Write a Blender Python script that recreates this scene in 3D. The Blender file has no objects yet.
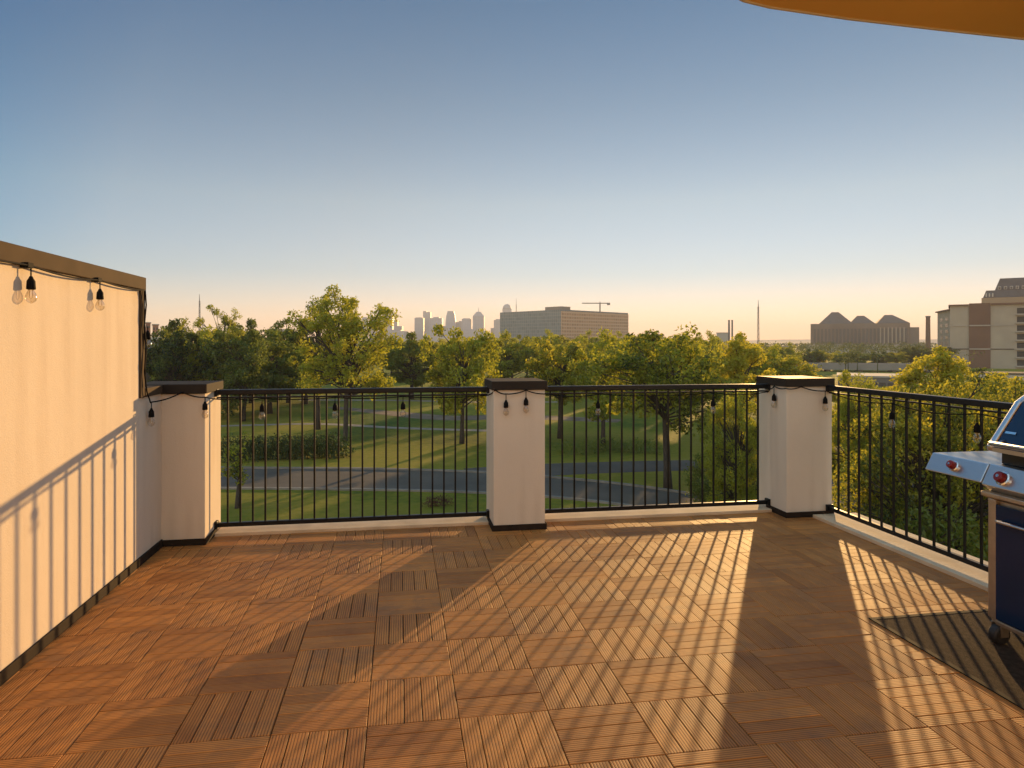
import bpy, bmesh, math, random
from mathutils import Vector, Matrix
R = math.radians
rnd = random.Random(7)
scene = bpy.context.scene
col = scene.collection

# ------------------------------------------------------------------ camera
F, YAW, HC, HY = 676.0, R(9.41), 1.45, 343.0
cy, sy = math.cos(YAW), math.sin(YAW)
GZ = -9.55                                   # street level below the terrace

def at(px, py, d):
    r = (px - 512) / F * d
    return Vector((r * cy + d * sy, -r * sy + d * cy, HC + (HY - py) / F * d))

def flat(px, d, z=0.0):
    p = at(px, HY, d); p.z = z
    return p

def gnd(px, py, z=GZ):
    return flat(px, (HC - GZ) * F / (py - HY), z)

cam = bpy.data.cameras.new('camera')
cam_o = bpy.data.objects.new('camera', cam)
col.objects.link(cam_o)
cam_o.location = (0, 0, HC)
cam_o.rotation_euler = (R(90), 0, -YAW)
cam.sensor_width = 36
cam.lens = F / 1024 * 36
cam.shift_y = -(384 - HY) / 1024
cam.clip_start, cam.clip_end = 0.05, 30000
scene.camera = cam_o

# ------------------------------------------------------------------ light
SUN_EL, SUN_AZ = R(7.4), R(31.4)
w = bpy.data.worlds.new('World')
scene.world = w
w.use_nodes = True
nt = w.node_tree
bg = nt.nodes['Background']
sky = nt.nodes.new('ShaderNodeTexSky')
sky.sky_type = 'NISHITA'
sky.sun_disc = False
sky.sun_elevation, sky.sun_rotation = SUN_EL, SUN_AZ
sky.altitude, sky.air_density, sky.dust_density, sky.ozone_density = 150, 1.0, 0.0, 1.6
# sky tint by height: warm, pale low down, bluer above; overhead brightened as added fill
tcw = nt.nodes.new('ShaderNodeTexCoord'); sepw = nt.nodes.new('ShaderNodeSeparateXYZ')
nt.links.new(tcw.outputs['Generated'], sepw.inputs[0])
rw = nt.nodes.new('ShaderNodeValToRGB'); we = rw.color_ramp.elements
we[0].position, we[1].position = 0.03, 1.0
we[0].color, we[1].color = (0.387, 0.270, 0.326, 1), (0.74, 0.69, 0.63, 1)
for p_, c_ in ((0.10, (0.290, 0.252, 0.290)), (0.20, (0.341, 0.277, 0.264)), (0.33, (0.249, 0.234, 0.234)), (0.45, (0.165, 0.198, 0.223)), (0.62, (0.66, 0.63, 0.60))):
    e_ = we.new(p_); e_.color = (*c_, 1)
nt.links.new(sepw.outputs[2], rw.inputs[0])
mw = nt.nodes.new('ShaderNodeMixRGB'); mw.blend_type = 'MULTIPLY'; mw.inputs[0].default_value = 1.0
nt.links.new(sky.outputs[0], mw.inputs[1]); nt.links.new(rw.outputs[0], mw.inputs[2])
# deeper blue away from the sun; brightened behind the camera as added fill light
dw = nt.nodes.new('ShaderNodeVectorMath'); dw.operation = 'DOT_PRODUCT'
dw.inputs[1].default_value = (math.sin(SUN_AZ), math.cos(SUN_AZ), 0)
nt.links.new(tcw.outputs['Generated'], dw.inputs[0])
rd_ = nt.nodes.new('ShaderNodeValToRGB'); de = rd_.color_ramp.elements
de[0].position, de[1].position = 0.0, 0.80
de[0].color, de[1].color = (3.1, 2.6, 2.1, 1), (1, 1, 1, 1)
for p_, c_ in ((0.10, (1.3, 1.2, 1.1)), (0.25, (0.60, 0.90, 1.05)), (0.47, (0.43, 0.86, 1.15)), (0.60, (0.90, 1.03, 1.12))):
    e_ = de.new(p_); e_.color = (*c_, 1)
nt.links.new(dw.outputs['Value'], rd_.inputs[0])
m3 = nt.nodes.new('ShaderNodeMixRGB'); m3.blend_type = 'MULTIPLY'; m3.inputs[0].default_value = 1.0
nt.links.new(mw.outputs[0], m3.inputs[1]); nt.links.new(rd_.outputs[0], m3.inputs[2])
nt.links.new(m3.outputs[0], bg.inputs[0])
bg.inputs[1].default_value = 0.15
sl = bpy.data.lights.new('sun', 'SUN')
sl.energy, sl.angle, sl.color = 2.45, R(0.6), (1.0, 0.59, 0.22)
so = bpy.data.objects.new('sun', sl)
col.objects.link(so)
sdir = Vector((math.sin(SUN_AZ) * math.cos(SUN_EL), math.cos(SUN_AZ) * math.cos(SUN_EL), math.sin(SUN_EL)))
so.rotation_euler = sdir.to_track_quat('Z', 'Y').to_euler()
so.location = (20, 20, 30)
vs = scene.view_settings
vs.view_transform, vs.look, vs.exposure, vs.gamma = 'Standard', 'None', 1.75, 1.0
vs.use_curve_mapping = False
scene.cycles.use_denoising = True
scene.cycles.max_bounces = 6
scene.cycles.volume_bounces = 0
scene.cycles.transparent_max_bounces = 12
scene.cycles.sample_clamp_indirect = 4

# ------------------------------------------------------------------ materials
def mat(name, c, rough=0.7, var=0.15, scale=6.0, bump=0.0, bscale=80.0, metal=0.0, spec=0.5, c2=None, stretch=None):
    m = bpy.data.materials.new(name)
    m.use_nodes = True
    n, l = m.node_tree.nodes, m.node_tree.links
    p = n['Principled BSDF']
    p.inputs['Roughness'].default_value = rough
    p.inputs['Metallic'].default_value = metal
    p.inputs['Specular IOR Level'].default_value = spec
    tc = n.new('ShaderNodeTexCoord')
    src = tc.outputs['Object']
    if stretch:
        mp = n.new('ShaderNodeMapping'); mp.inputs['Scale'].default_value = stretch
        l.new(src, mp.inputs[0]); src = mp.outputs[0]
    no = n.new('ShaderNodeTexNoise')
    no.inputs['Scale'].default_value = scale
    no.inputs['Detail'].default_value = 6
    l.new(src, no.inputs['Vector'])
    ra = n.new('ShaderNodeValToRGB')
    ra.color_ramp.elements[0].position, ra.color_ramp.elements[1].position = 0.3, 0.7
    k = c2 or tuple(x * (1 - var) for x in c)
    ra.color_ramp.elements[0].color = (*k, 1)
    ra.color_ramp.elements[1].color = (*(c if c2 else tuple(min(1, x * (1 + var * .6)) for x in c)), 1)
    l.new(no.outputs[0], ra.inputs[0])
    l.new(ra.outputs[0], p.inputs['Base Color'])
    if bump:
        nb = n.new('ShaderNodeTexNoise'); nb.inputs['Scale'].default_value = bscale; nb.inputs['Detail'].default_value = 4
        l.new(src, nb.inputs['Vector'])
        b = n.new('ShaderNodeBump'); b.inputs['Strength'].default_value = bump; b.inputs['Distance'].default_value = 0.01
        l.new(nb.outputs[0], b.inputs['Height']); l.new(b.outputs[0], p.inputs['Normal'])
    return m

def leaf_mat(name, dark, light, trans=0.5):
    m = bpy.data.materials.new(name)
    m.use_nodes = True
    n, l = m.node_tree.nodes, m.node_tree.links
    n.remove(n['Principled BSDF'])
    out = n['Material Output']
    geo = n.new('ShaderNodeNewGeometry')
    oi = n.new('ShaderNodeObjectInfo')
    tc = n.new('ShaderNodeTexCoord')
    no = n.new('ShaderNodeTexNoise'); no.inputs['Scale'].default_value = 0.5; no.inputs['Detail'].default_value = 3
    l.new(tc.outputs['Object'], no.inputs['Vector'])
    a1 = n.new('ShaderNodeMath'); a1.operation = 'MULTIPLY_ADD'; a1.inputs[1].default_value = 0.45
    l.new(geo.outputs['Random Per Island'], a1.inputs[0]); l.new(no.outputs[0], a1.inputs[2])
    a2 = n.new('ShaderNodeMath'); a2.operation = 'MULTIPLY_ADD'; a2.inputs[1].default_value = 0.6
    l.new(oi.outputs['Random'], a2.inputs[0]); l.new(a1.outputs[0], a2.inputs[2])
    ra = n.new('ShaderNodeValToRGB')
    ra.color_ramp.elements[0].position, ra.color_ramp.elements[1].position = 0.55, 1.2 if False else 1.0
    ra.color_ramp.elements[0].color = (*dark, 1); ra.color_ramp.elements[1].color = (*light, 1)
    l.new(a2.outputs[0], ra.inputs[0])
    d = n.new('ShaderNodeBsdfDiffuse'); t = n.new('ShaderNodeBsdfTranslucent')
    g = n.new('ShaderNodeBsdfGlossy'); g.inputs['Roughness'].default_value = 0.45
    hs = n.new('ShaderNodeHueSaturation'); hs.inputs['Value'].default_value = 1.9; hs.inputs['Hue'].default_value = 0.492
    l.new(ra.outputs[0], d.inputs[0]); l.new(ra.outputs[0], hs.inputs['Color']); l.new(hs.outputs[0], t.inputs[0])
    mx = n.new('ShaderNodeMixShader'); mx.inputs[0].default_value = trans
    l.new(d.outputs[0], mx.inputs[1]); l.new(t.outputs[0], mx.inputs[2])
    m2 = n.new('ShaderNodeMixShader'); m2.inputs[0].default_value = 0.03
    l.new(mx.outputs[0], m2.inputs[1]); l.new(g.outputs[0], m2.inputs[2])
    l.new(m2.outputs[0], out.inputs[0])
    return m

def facade_mat(name, wall, glass, sx, sz, mortar=0.3, rough=0.5):
    """wall with rows of windows drawn by a brick texture on a box-mapped surface"""
    m = bpy.data.materials.new(name)
    m.use_nodes = True
    n, l = m.node_tree.nodes, m.node_tree.links
    p = n['Principled BSDF']; p.inputs['Roughness'].default_value = rough
    uv = n.new('ShaderNodeUVMap')
    b = n.new('ShaderNodeTexBrick')
    b.offset = 0.0; b.squash = 1.0
    b.inputs['Color1'].default_value = (*glass, 1)
    b.inputs['Color2'].default_value = (*tuple(x * 1.35 for x in glass), 1)
    b.inputs['Mortar'].default_value = (*wall, 1)
    b.inputs['Scale'].default_value = 1.0
    b.inputs['Brick Width'].default_value = sx
    b.inputs['Row Height'].default_value = sz
    b.inputs['Mortar Size'].default_value = mortar
    b.inputs['Mortar Smooth'].default_value = 0.05
    l.new(uv.outputs[0], b.inputs['Vector']); l.new(b.outputs['Color'], p.inputs['Base Color'])
    return m

M = {}
def stucco_mat(name, c):
    m = mat(name, c, 0.92, 0.05, 2.2, 0.0, spec=0.2)
    n, l = m.node_tree.nodes, m.node_tree.links
    p = n['Principled BSDF']; tc = n['Texture Coordinate']
    base = p.inputs['Base Color'].links[0].from_socket
    mp = n.new('ShaderNodeMapping'); mp.inputs['Scale'].default_value = (9, 9, 0.7)
    l.new(tc.outputs['Object'], mp.inputs[0])
    st = n.new('ShaderNodeTexNoise'); st.inputs['Scale'].default_value = 1.0; st.inputs['Detail'].default_value = 5
    l.new(mp.outputs[0], st.inputs['Vector'])
    bl = n.new('ShaderNodeTexNoise'); bl.inputs['Scale'].default_value = 1.1; bl.inputs['Detail'].default_value = 8; bl.inputs['Roughness'].default_value = 0.65
    l.new(tc.outputs['Object'], bl.inputs['Vector'])
    mu = n.new('ShaderNodeMath'); mu.operation = 'MULTIPLY'
    l.new(st.outputs[0], mu.inputs[0]); l.new(bl.outputs[0], mu.inputs[1])
    mr = n.new('ShaderNodeMapRange'); mr.inputs[1].default_value = 0.24; mr.inputs[2].default_value = 0.42; mr.inputs[3].default_value = 0.0; mr.inputs[4].default_value = 0.30
    l.new(mu.outputs[0], mr.inputs[0])
    mx = n.new('ShaderNodeMixRGB'); mx.inputs[2].default_value = (c[0] * .62, c[1] * .55, c[2] * .48, 1)
    l.new(mr.outputs[0], mx.inputs[0]); l.new(base, mx.inputs[1]); l.new(mx.outputs[0], p.inputs['Base Color'])
    f1 = n.new('ShaderNodeTexNoise'); f1.inputs['Scale'].default_value = 130; f1.inputs['Detail'].default_value = 4
    f2 = n.new('ShaderNodeTexNoise'); f2.inputs['Scale'].default_value = 14; f2.inputs['Detail'].default_value = 4
    l.new(tc.outputs['Object'], f1.inputs['Vector']); l.new(tc.outputs['Object'], f2.inputs['Vector'])
    ad = n.new('ShaderNodeMath'); ad.operation = 'MULTIPLY_ADD'; ad.inputs[1].default_value = 1.2
    l.new(f2.outputs[0], ad.inputs[0]); l.new(f1.outputs[0], ad.inputs[2])
    b = n.new('ShaderNodeBump'); b.inputs['Strength'].default_value = 0.35; b.inputs['Distance'].default_value = 0.004
    l.new(ad.outputs[0], b.inputs['Height']); l.new(b.outputs[0], p.inputs['Normal'])
    return m
M['stucco'] = stucco_mat('stucco', (0.70, 0.60, 0.475))
M['coping'] = mat('bronze_metal', (0.080, 0.054, 0.032), 0.75, 0.2, 5, spec=0.06)
M['cap'] = mat('charcoal_metal', (0.036, 0.029, 0.023), 0.7, 0.2, 6, spec=0.06)
M['skirting'] = mat('dark_skirting', (0.030, 0.021, 0.015), 0.75, 0.25, 9, spec=0.1)
M['black_metal'] = mat('black_metal', (0.009, 0.009, 0.010), 0.40, 0.3, 14, spec=0.25)
M['kerb'] = mat('kerb_stone', (0.66, 0.49, 0.31), 0.85, 0.18, 5, 0.2, 60)
M['cord'] = mat('black_rubber', (0.010, 0.009, 0.009), 0.75, 0.2, 20, spec=0.08)
M['steel'] = mat('brushed_steel', (0.62, 0.62, 0.62), 0.30, 0.08, 30, 0.02, 60, metal=1.0, stretch=(60, 1, 1))
M['steel_dull'] = mat('dull_steel', (0.56, 0.50, 0.42), 0.4, 0.15, 18, metal=1.0)
M['navy'] = mat('navy_enamel', (0.005, 0.021, 0.062), 0.16, 0.1, 3)
M['red'] = mat('red_plastic', (0.20, 0.008, 0.008), 0.35, 0.15, 30)
M['chrome'] = mat('chrome', (0.75, 0.74, 0.72), 0.12, 0.03, 8, metal=1.0)
M['rubber'] = mat('caster_rubber', (0.018, 0.017, 0.017), 0.6, 0.3, 40)
M['grill_grate'] = mat('black_enamel', (0.012, 0.012, 0.012), 0.3, 0.2, 20)
M['mat'] = mat('charcoal_mat', (0.050, 0.033, 0.022), 0.95, 0.45, 45, 0.6, 240, spec=0.1)
M['mat_edge'] = mat('mat_border', (0.016, 0.013, 0.011), 0.8, 0.2, 30, spec=0.15)
M['soffit'] = mat('tan_soffit', (0.78, 0.46, 0.115), 0.7, 0.10, 1.2, 0.05, 40)
M['trim'] = mat('pale_trim', (0.62, 0.54, 0.42), 0.6, 0.08, 6)
M['bark'] = mat('bark', (0.060, 0.046, 0.034), 0.95, 0.45, 5, 0.6, 18, stretch=(3, 3, 0.7))
M['asphalt'] = mat('asphalt', (0.085, 0.068, 0.050), 0.9, 0.3, 0.35, 0.2, 8)
M['concrete'] = mat('concrete', (0.34, 0.31, 0.27), 0.9, 0.2, 0.5, 0.1, 6)
M['old_kerb'] = mat('old_kerb', (0.20, 0.175, 0.14), 0.9, 0.3, 0.9)
M['pathmat'] = mat('gravel_path', (0.27, 0.22, 0.16), 0.95, 0.3, 0.8)
M['drybed'] = mat('dry_earth', (0.17, 0.115, 0.065), 0.95, 0.35, 0.5)
M['paint'] = mat('road_paint', (0.55, 0.50, 0.36), 0.7, 0.3, 2)
M['filament'] = mat('filament', (0.55, 0.36, 0.14), 0.4, 0.1, 30, metal=0.6)

def glass_mat():
    m = bpy.data.materials.new('clear_glass'); m.use_nodes = True
    n, l = m.node_tree.nodes, m.node_tree.links
    n.remove(n['Principled BSDF'])
    t = n.new('ShaderNodeBsdfTransparent'); t.inputs[0].default_value = (0.95, 0.91, 0.84, 1)
    g = n.new('ShaderNodeBsdfGlossy'); g.inputs['Roughness'].default_value = 0.05
    fr = n.new('ShaderNodeLayerWeight'); fr.inputs['Blend'].default_value = 0.35
    mp = n.new('ShaderNodeMath'); mp.operation = 'MULTIPLY_ADD'; mp.inputs[1].default_value = 0.65; mp.inputs[2].default_value = 0.06
    l.new(fr.outputs['Facing'], mp.inputs[0])
    mx = n.new('ShaderNodeMixShader'); l.new(mp.outputs[0], mx.inputs[0])
    l.new(t.outputs[0], mx.inputs[1]); l.new(g.outputs[0], mx.inputs[2])
    l.new(mx.outputs[0], n['Material Output'].inputs[0])
    return m
M['glass'] = glass_mat()

def deck_mat():
    m = bpy.data.materials.new('composite_decking'); m.use_nodes = True
    n, l = m.node_tree.nodes, m.node_tree.links
    p = n['Principled BSDF']
    p.inputs['Roughness'].default_value = 0.48
    p.inputs['Specular IOR Level'].default_value = 0.22
    uv = n.new('ShaderNodeUVMap')
    sep = n.new('ShaderNodeSeparateXYZ'); l.new(uv.outputs[0], sep.inputs[0])
    at_ = n.new('ShaderNodeAttribute'); at_.attribute_name = 'tone'
    # streaks along the plank
    cmb = n.new('ShaderNodeCombineXYZ')
    mu = n.new('ShaderNodeMath'); mu.operation = 'MULTIPLY'; mu.inputs[1].default_value = 6.0
    mv = n.new('ShaderNodeMath'); mv.operation = 'MULTIPLY'; mv.inputs[1].default_value = 150.0
    l.new(sep.outputs[0], mu.inputs[0]); l.new(sep.outputs[1], mv.inputs[0])
    l.new(mu.outputs[0], cmb.inputs[0]); l.new(mv.outputs[0], cmb.inputs[1])
    no = n.new('ShaderNodeTexNoise'); no.inputs['Scale'].default_value = 1.0; no.inputs['Detail'].default_value = 5
    l.new(cmb.outputs[0], no.inputs['Vector'])
    # big weathering blotches
    tc = n.new('ShaderNodeTexCoord')
    nw = n.new('ShaderNodeTexNoise'); nw.inputs['Scale'].default_value = 2.3; nw.inputs['Roughness'].default_value = 0.68; nw.inputs['Detail'].default_value = 7
    l.new(tc.outputs['Object'], nw.inputs['Vector'])
    s1 = n.new('ShaderNodeMath'); s1.operation = 'MULTIPLY_ADD'; s1.inputs[1].default_value = 0.5
    l.new(no.outputs[0], s1.inputs[0]); 
    s2 = n.new('ShaderNodeMath'); s2.operation = 'MULTIPLY_ADD'; s2.inputs[1].default_value = 0.55
    l.new(at_.outputs['Fac'], s2.inputs[0]); l.new(s2.outputs[0], s1.inputs[2])
    l.new(nw.outputs[0], s2.inputs[2])
    ra = n.new('ShaderNodeValToRGB')
    ra.color_ramp.elements[0].position, ra.color_ramp.elements[1].position = 0.55, 1.30
    ra.color_ramp.elements[0].position = 0.5; ra.color_ramp.elements[1].position = 1.0
    ra.color_ramp.elements[0].color = (0.29, 0.110, 0.028, 1); ra.color_ramp.elements[1].color = (0.66, 0.275, 0.066, 1)
    sc_ = n.new('ShaderNodeMath'); sc_.operation = 'MULTIPLY'; sc_.inputs[1].default_value = 0.74
    l.new(s1.outputs[0], sc_.inputs[0]); l.new(sc_.outputs[0], ra.inputs[0])
    # reeded grooves
    gv = n.new('ShaderNodeMath'); gv.operation = 'MULTIPLY'; gv.inputs[1].default_value = 2 * math.pi / 0.0112
    l.new(sep.outputs[1], gv.inputs[0])
    sn = n.new('ShaderNodeMath'); sn.operation = 'SINE'; l.new(gv.outputs[0], sn.inputs[0])
    gr = n.new('ShaderNodeMapRange'); gr.inputs[1].default_value = -0.9; gr.inputs[2].default_value = -0.1
    l.new(sn.outputs[0], gr.inputs[0])
    mixc = n.new('ShaderNodeMixRGB'); mixc.blend_type = 'MULTIPLY'
    mixc.inputs[0].default_value = 1.0
    gcol = n.new('ShaderNodeMapRange'); gcol.inputs[3].default_value = 0.45; gcol.inputs[4].default_value = 1.0
    l.new(gr.outputs[0], gcol.inputs[0])
    # weathering: greyed and stained patches
    ns = n.new('ShaderNodeTexNoise'); ns.inputs['Scale'].default_value = 4.2; ns.inputs['Detail'].default_value = 9; ns.inputs['Roughness'].default_value = 0.7
    l.new(tc.outputs['Object'], ns.inputs['Vector'])
    sa = n.new('ShaderNodeMath'); sa.operation = 'MULTIPLY_ADD'; sa.inputs[1].default_value = 0.16
    l.new(at_.outputs['Fac'], sa.inputs[0]); l.new(ns.outputs[0], sa.inputs[2])
    sr_ = n.new('ShaderNodeMapRange'); sr_.inputs[1].default_value = 0.60; sr_.inputs[2].default_value = 0.78; sr_.inputs[3].default_value = 0.0; sr_.inputs[4].default_value = 0.55
    l.new(sa.outputs[0], sr_.inputs[0])
    gm_ = n.new('ShaderNodeMixRGB'); gm_.inputs[2].default_value = (0.22, 0.125, 0.065, 1)
    l.new(sr_.outputs[0], gm_.inputs[0]); l.new(ra.outputs[0], gm_.inputs[1])
    l.new(gm_.outputs[0], mixc.inputs[1]); l.new(gcol.outputs[0], mixc.inputs[2])
    l.new(mixc.outputs[0], p.inputs['Base Color'])
    rr = n.new('ShaderNodeMapRange'); rr.inputs[3].default_value = 0.55; rr.inputs[4].default_value = 0.75
    l.new(nw.outputs[0], rr.inputs[0]); l.new(rr.outputs[0], p.inputs['Roughness'])
    b = n.new('ShaderNodeBump'); b.inputs['Strength'].default_value = 0.40; b.inputs['Distance'].default_value = 0.0016
    hh = n.new('ShaderNodeMath'); hh.operation = 'MULTIPLY_ADD'; hh.inputs[1].default_value = 0.35
    l.new(no.outputs[0], hh.inputs[0]); l.new(gr.outputs[0], hh.inputs[2])
    l.new(hh.outputs[0], b.inputs['Height']); l.new(b.outputs[0], p.inputs['Normal'])
    return m
M['deck'] = deck_mat()
M['deck_under'] = mat('deck_gap_base', (0.05, 0.035, 0.025), 0.9)  # even dark brown substrate visible in the plank gaps

def grass_mat():
    m = bpy.data.materials.new('lawn_grass'); m.use_nodes = True
    n, l = m.node_tree.nodes, m.node_tree.links
    p = n['Principled BSDF']; p.inputs['Roughness'].default_value = 0.9
    p.inputs['Specular IOR Level'].default_value = 0.15
    tc = n.new('ShaderNodeTexCoord')
    n1 = n.new('ShaderNodeTexNoise'); n1.inputs['Scale'].default_value = 0.055; n1.inputs['Detail'].default_value = 8
    n2 = n.new('ShaderNodeTexNoise'); n2.inputs['Scale'].default_value = 1.7; n2.inputs['Detail'].default_value = 6
    l.new(tc.outputs['Object'], n1.inputs['Vector']); l.new(tc.outputs['Object'], n2.inputs['Vector'])
    a = n.new('ShaderNodeMath'); a.operation = 'MULTIPLY_ADD'; a.inputs[1].default_value = 0.30
    l.new(n2.outputs[0], a.inputs[0]); l.new(n1.outputs[0], a.inputs[2])
    ra = n.new('ShaderNodeValToRGB')
    e = ra.color_ramp.elements
    e[0].position, e[1].position = 0.48, 0.84
    e[0].color = (0.085, 0.135, 0.016, 1); e[1].color = (0.370, 0.290, 0.045, 1)
    k = e.new(0.64); k.color = (0.245, 0.240, 0.022, 1)
    l.new(a.outputs[0], ra.inputs[0]); l.new(ra.outputs[0], p.inputs['Base Color'])
    b = n.new('ShaderNodeBump'); b.inputs['Strength'].default_value = 1.0; b.inputs['Distance'].default_value = 0.30
    n3 = n.new('ShaderNodeTexNoise'); n3.inputs['Scale'].default_value = 9; n3.inputs['Detail'].default_value = 6; n3.inputs['Roughness'].default_value = 0.7
    l.new(tc.outputs['Object'], n3.inputs['Vector']); l.new(n3.outputs[0], b.inputs['Height']); l.new(b.outputs[0], p.inputs['Normal'])
    return m
M['grass'] = grass_mat()
M['leaf_olive'] = leaf_mat('olive_leaves', (0.026, 0.048, 0.009), (0.260, 0.270, 0.020), 0.48)
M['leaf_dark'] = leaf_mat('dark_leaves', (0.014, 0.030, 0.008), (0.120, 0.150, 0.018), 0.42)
M['leaf_gold'] = leaf_mat('yellow_green_leaves', (0.048, 0.074, 0.011), (0.340, 0.315, 0.022), 0.5)
M['leaf_far'] = leaf_mat('far_leaves', (0.030, 0.048, 0.012), (0.085, 0.100, 0.022), 0.4)
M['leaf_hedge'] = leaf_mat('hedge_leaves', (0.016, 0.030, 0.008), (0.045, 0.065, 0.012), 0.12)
M['leaf_red'] = leaf_mat('russet_leaves', (0.050, 0.018, 0.012), (0.090, 0.035, 0.020), 0.3)

# ------------------------------------------------------------------ mesh builder
def worldpos(o):
    v = Vector((0, 0, 0))
    while o is not None:
        v = v + o.location; o = o.parent
    return v

class MB:
    def __init__(s): s.v, s.f, s.uv = [], [], []
    def face(s, pts, uv=None):
        i = len(s.v); s.v += [tuple(p) for p in pts]
        s.f.append(tuple(range(i, i + len(pts)))); s.uv.append(uv)
    def box(s, x0, x1, y0, y1, z0, z1, mtx=None):
        P = [Vector(p) for p in ((x0, y0, z0), (x1, y0, z0), (x1, y1, z0), (x0, y1, z0), (x0, y0, z1), (x1, y0, z1), (x1, y1, z1), (x0, y1, z1))]
        if mtx: P = [mtx @ p for p in P]
        i = len(s.v); s.v += [tuple(p) for p in P]
        lx, ly, lz = x1 - x0, y1 - y0, z1 - z0
        for f, (a, b) in (((3, 2, 1, 0), (lx, ly)), ((4, 5, 6, 7), (lx, ly)), ((0, 1, 5, 4), (lx, lz)), ((1, 2, 6, 5), (ly, lz)), ((2, 3, 7, 6), (lx, lz)), ((3, 0, 4, 7), (ly, lz))):
            s.f.append(tuple(i + k for k in f)); s.uv.append([(0, 0), (a, 0), (a, b), (0, b)])
        return s
    def prism(s, poly, z0, z1, mtx=None):
        n = len(poly); i = len(s.v)
        for z in (z0, z1):
            for (x, y) in poly:
                p = Vector((x, y, z)); p = mtx @ p if mtx else p
                s.v.append(tuple(p))
        s.f.append(tuple(i + n - 1 - k for k in range(n))); s.uv.append(None)
        s.f.append(tuple(i + n + k for k in range(n))); s.uv.append(None)
        for k in range(n):
            q = (k + 1) % n
            s.f.append((i + k, i + q, i + n + q, i + n + k))
            L = (Vector(poly[k]) - Vector(poly[q])).length; h = z1 - z0
            s.uv.append([(0, 0), (L, 0), (L, h), (0, h)])
        return s
    def tube(s, path, radii, n=6, caps=True):
        path = [Vector(p) for p in path]
        if not hasattr(radii, '__len__'): radii = [radii] * len(path)
        i0 = len(s.v); up = None
        for k, p in enumerate(path):
            t = (path[min(k + 1, len(path) - 1)] - path[max(k - 1, 0)])
            t = t.normalized() if t.length > 1e-9 else Vector((0, 0, 1))
            if up is None:
                up = Vector((1, 0, 0)) if abs(t.x) < .8 else Vector((0, 1, 0))
            a = (up - t * up.dot(t)).normalized(); up = a; b = t.cross(a)
            for j in range(n):
                an = 2 * math.pi * j / n
                s.v.append(tuple(p + (a * math.cos(an) + b * math.sin(an)) * radii[k]))
        for k in range(len(path) - 1):
            for j in range(n):
                q = (j + 1) % n
                s.f.append((i0 + k * n + j, i0 + k * n + q, i0 + (k + 1) * n + q, i0 + (k + 1) * n + j)); s.uv.append(None)
        if caps:
            s.f.append(tuple(i0 + n - 1 - j for j in range(n))); s.uv.append(None)
            e = i0 + (len(path) - 1) * n
            s.f.append(tuple(e + j for j in range(n))); s.uv.append(None)
        return s
    def build(s, name, m, parent=None, bevel=0, smooth=False, uvs=False, **kw):
        me = bpy.data.meshes.new(name)
        o0 = worldpos(parent) if parent else Vector((0, 0, 0))
        me.from_pydata([(x - o0.x, y - o0.y, z - o0.z) for (x, y, z) in s.v], [], s.f)
        if uvs:
            ul = me.uv_layers.new(name='UVMap')
            for poly, uv in zip(me.polygons, s.uv):
                for k, li in enumerate(poly.loop_indices):
                    ul.data[li].uv = uv[k] if uv else (0, 0)
        if smooth:
            for p in me.polygons: p.use_smooth = True
        me.materials.append(m)
        me.update()
        o = bpy.data.objects.new(name, me)
        col.objects.link(o)
        if parent: o.parent = parent
        if bevel:
            b = o.modifiers.new('bevel', 'BEVEL'); b.width = bevel; b.segments = 2; b.limit_method = 'ANGLE'
        for k, v in kw.items(): o[k] = v
        return o

def thing(name, label, cat, loc, group=None):
    o = bpy.data.objects.new(name, None)
    col.objects.link(o); o.location = loc; o.empty_display_size = 0.2
    o['label'] = label; o['category'] = cat
    if group: o['group'] = group
    return o

def tag(o, label, cat, group=None, kind=None):
    if label: o['label'] = label
    if cat: o['category'] = cat
    if group: o['group'] = group
    if kind: o['kind'] = kind
    return o

def struct(o): o['kind'] = 'structure'; return o

# ------------------------------------------------------------------ terrace constants
WX, PY, RY, RX, KY, KX = -1.676, 5.16, 5.435, 3.55, 5.36, 3.39
P1, P2, PW, PB = 0.712, 3.164, 0.404, 5.60
TILE, OX, OY = 0.349, 0.2265, 2.6123

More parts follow.
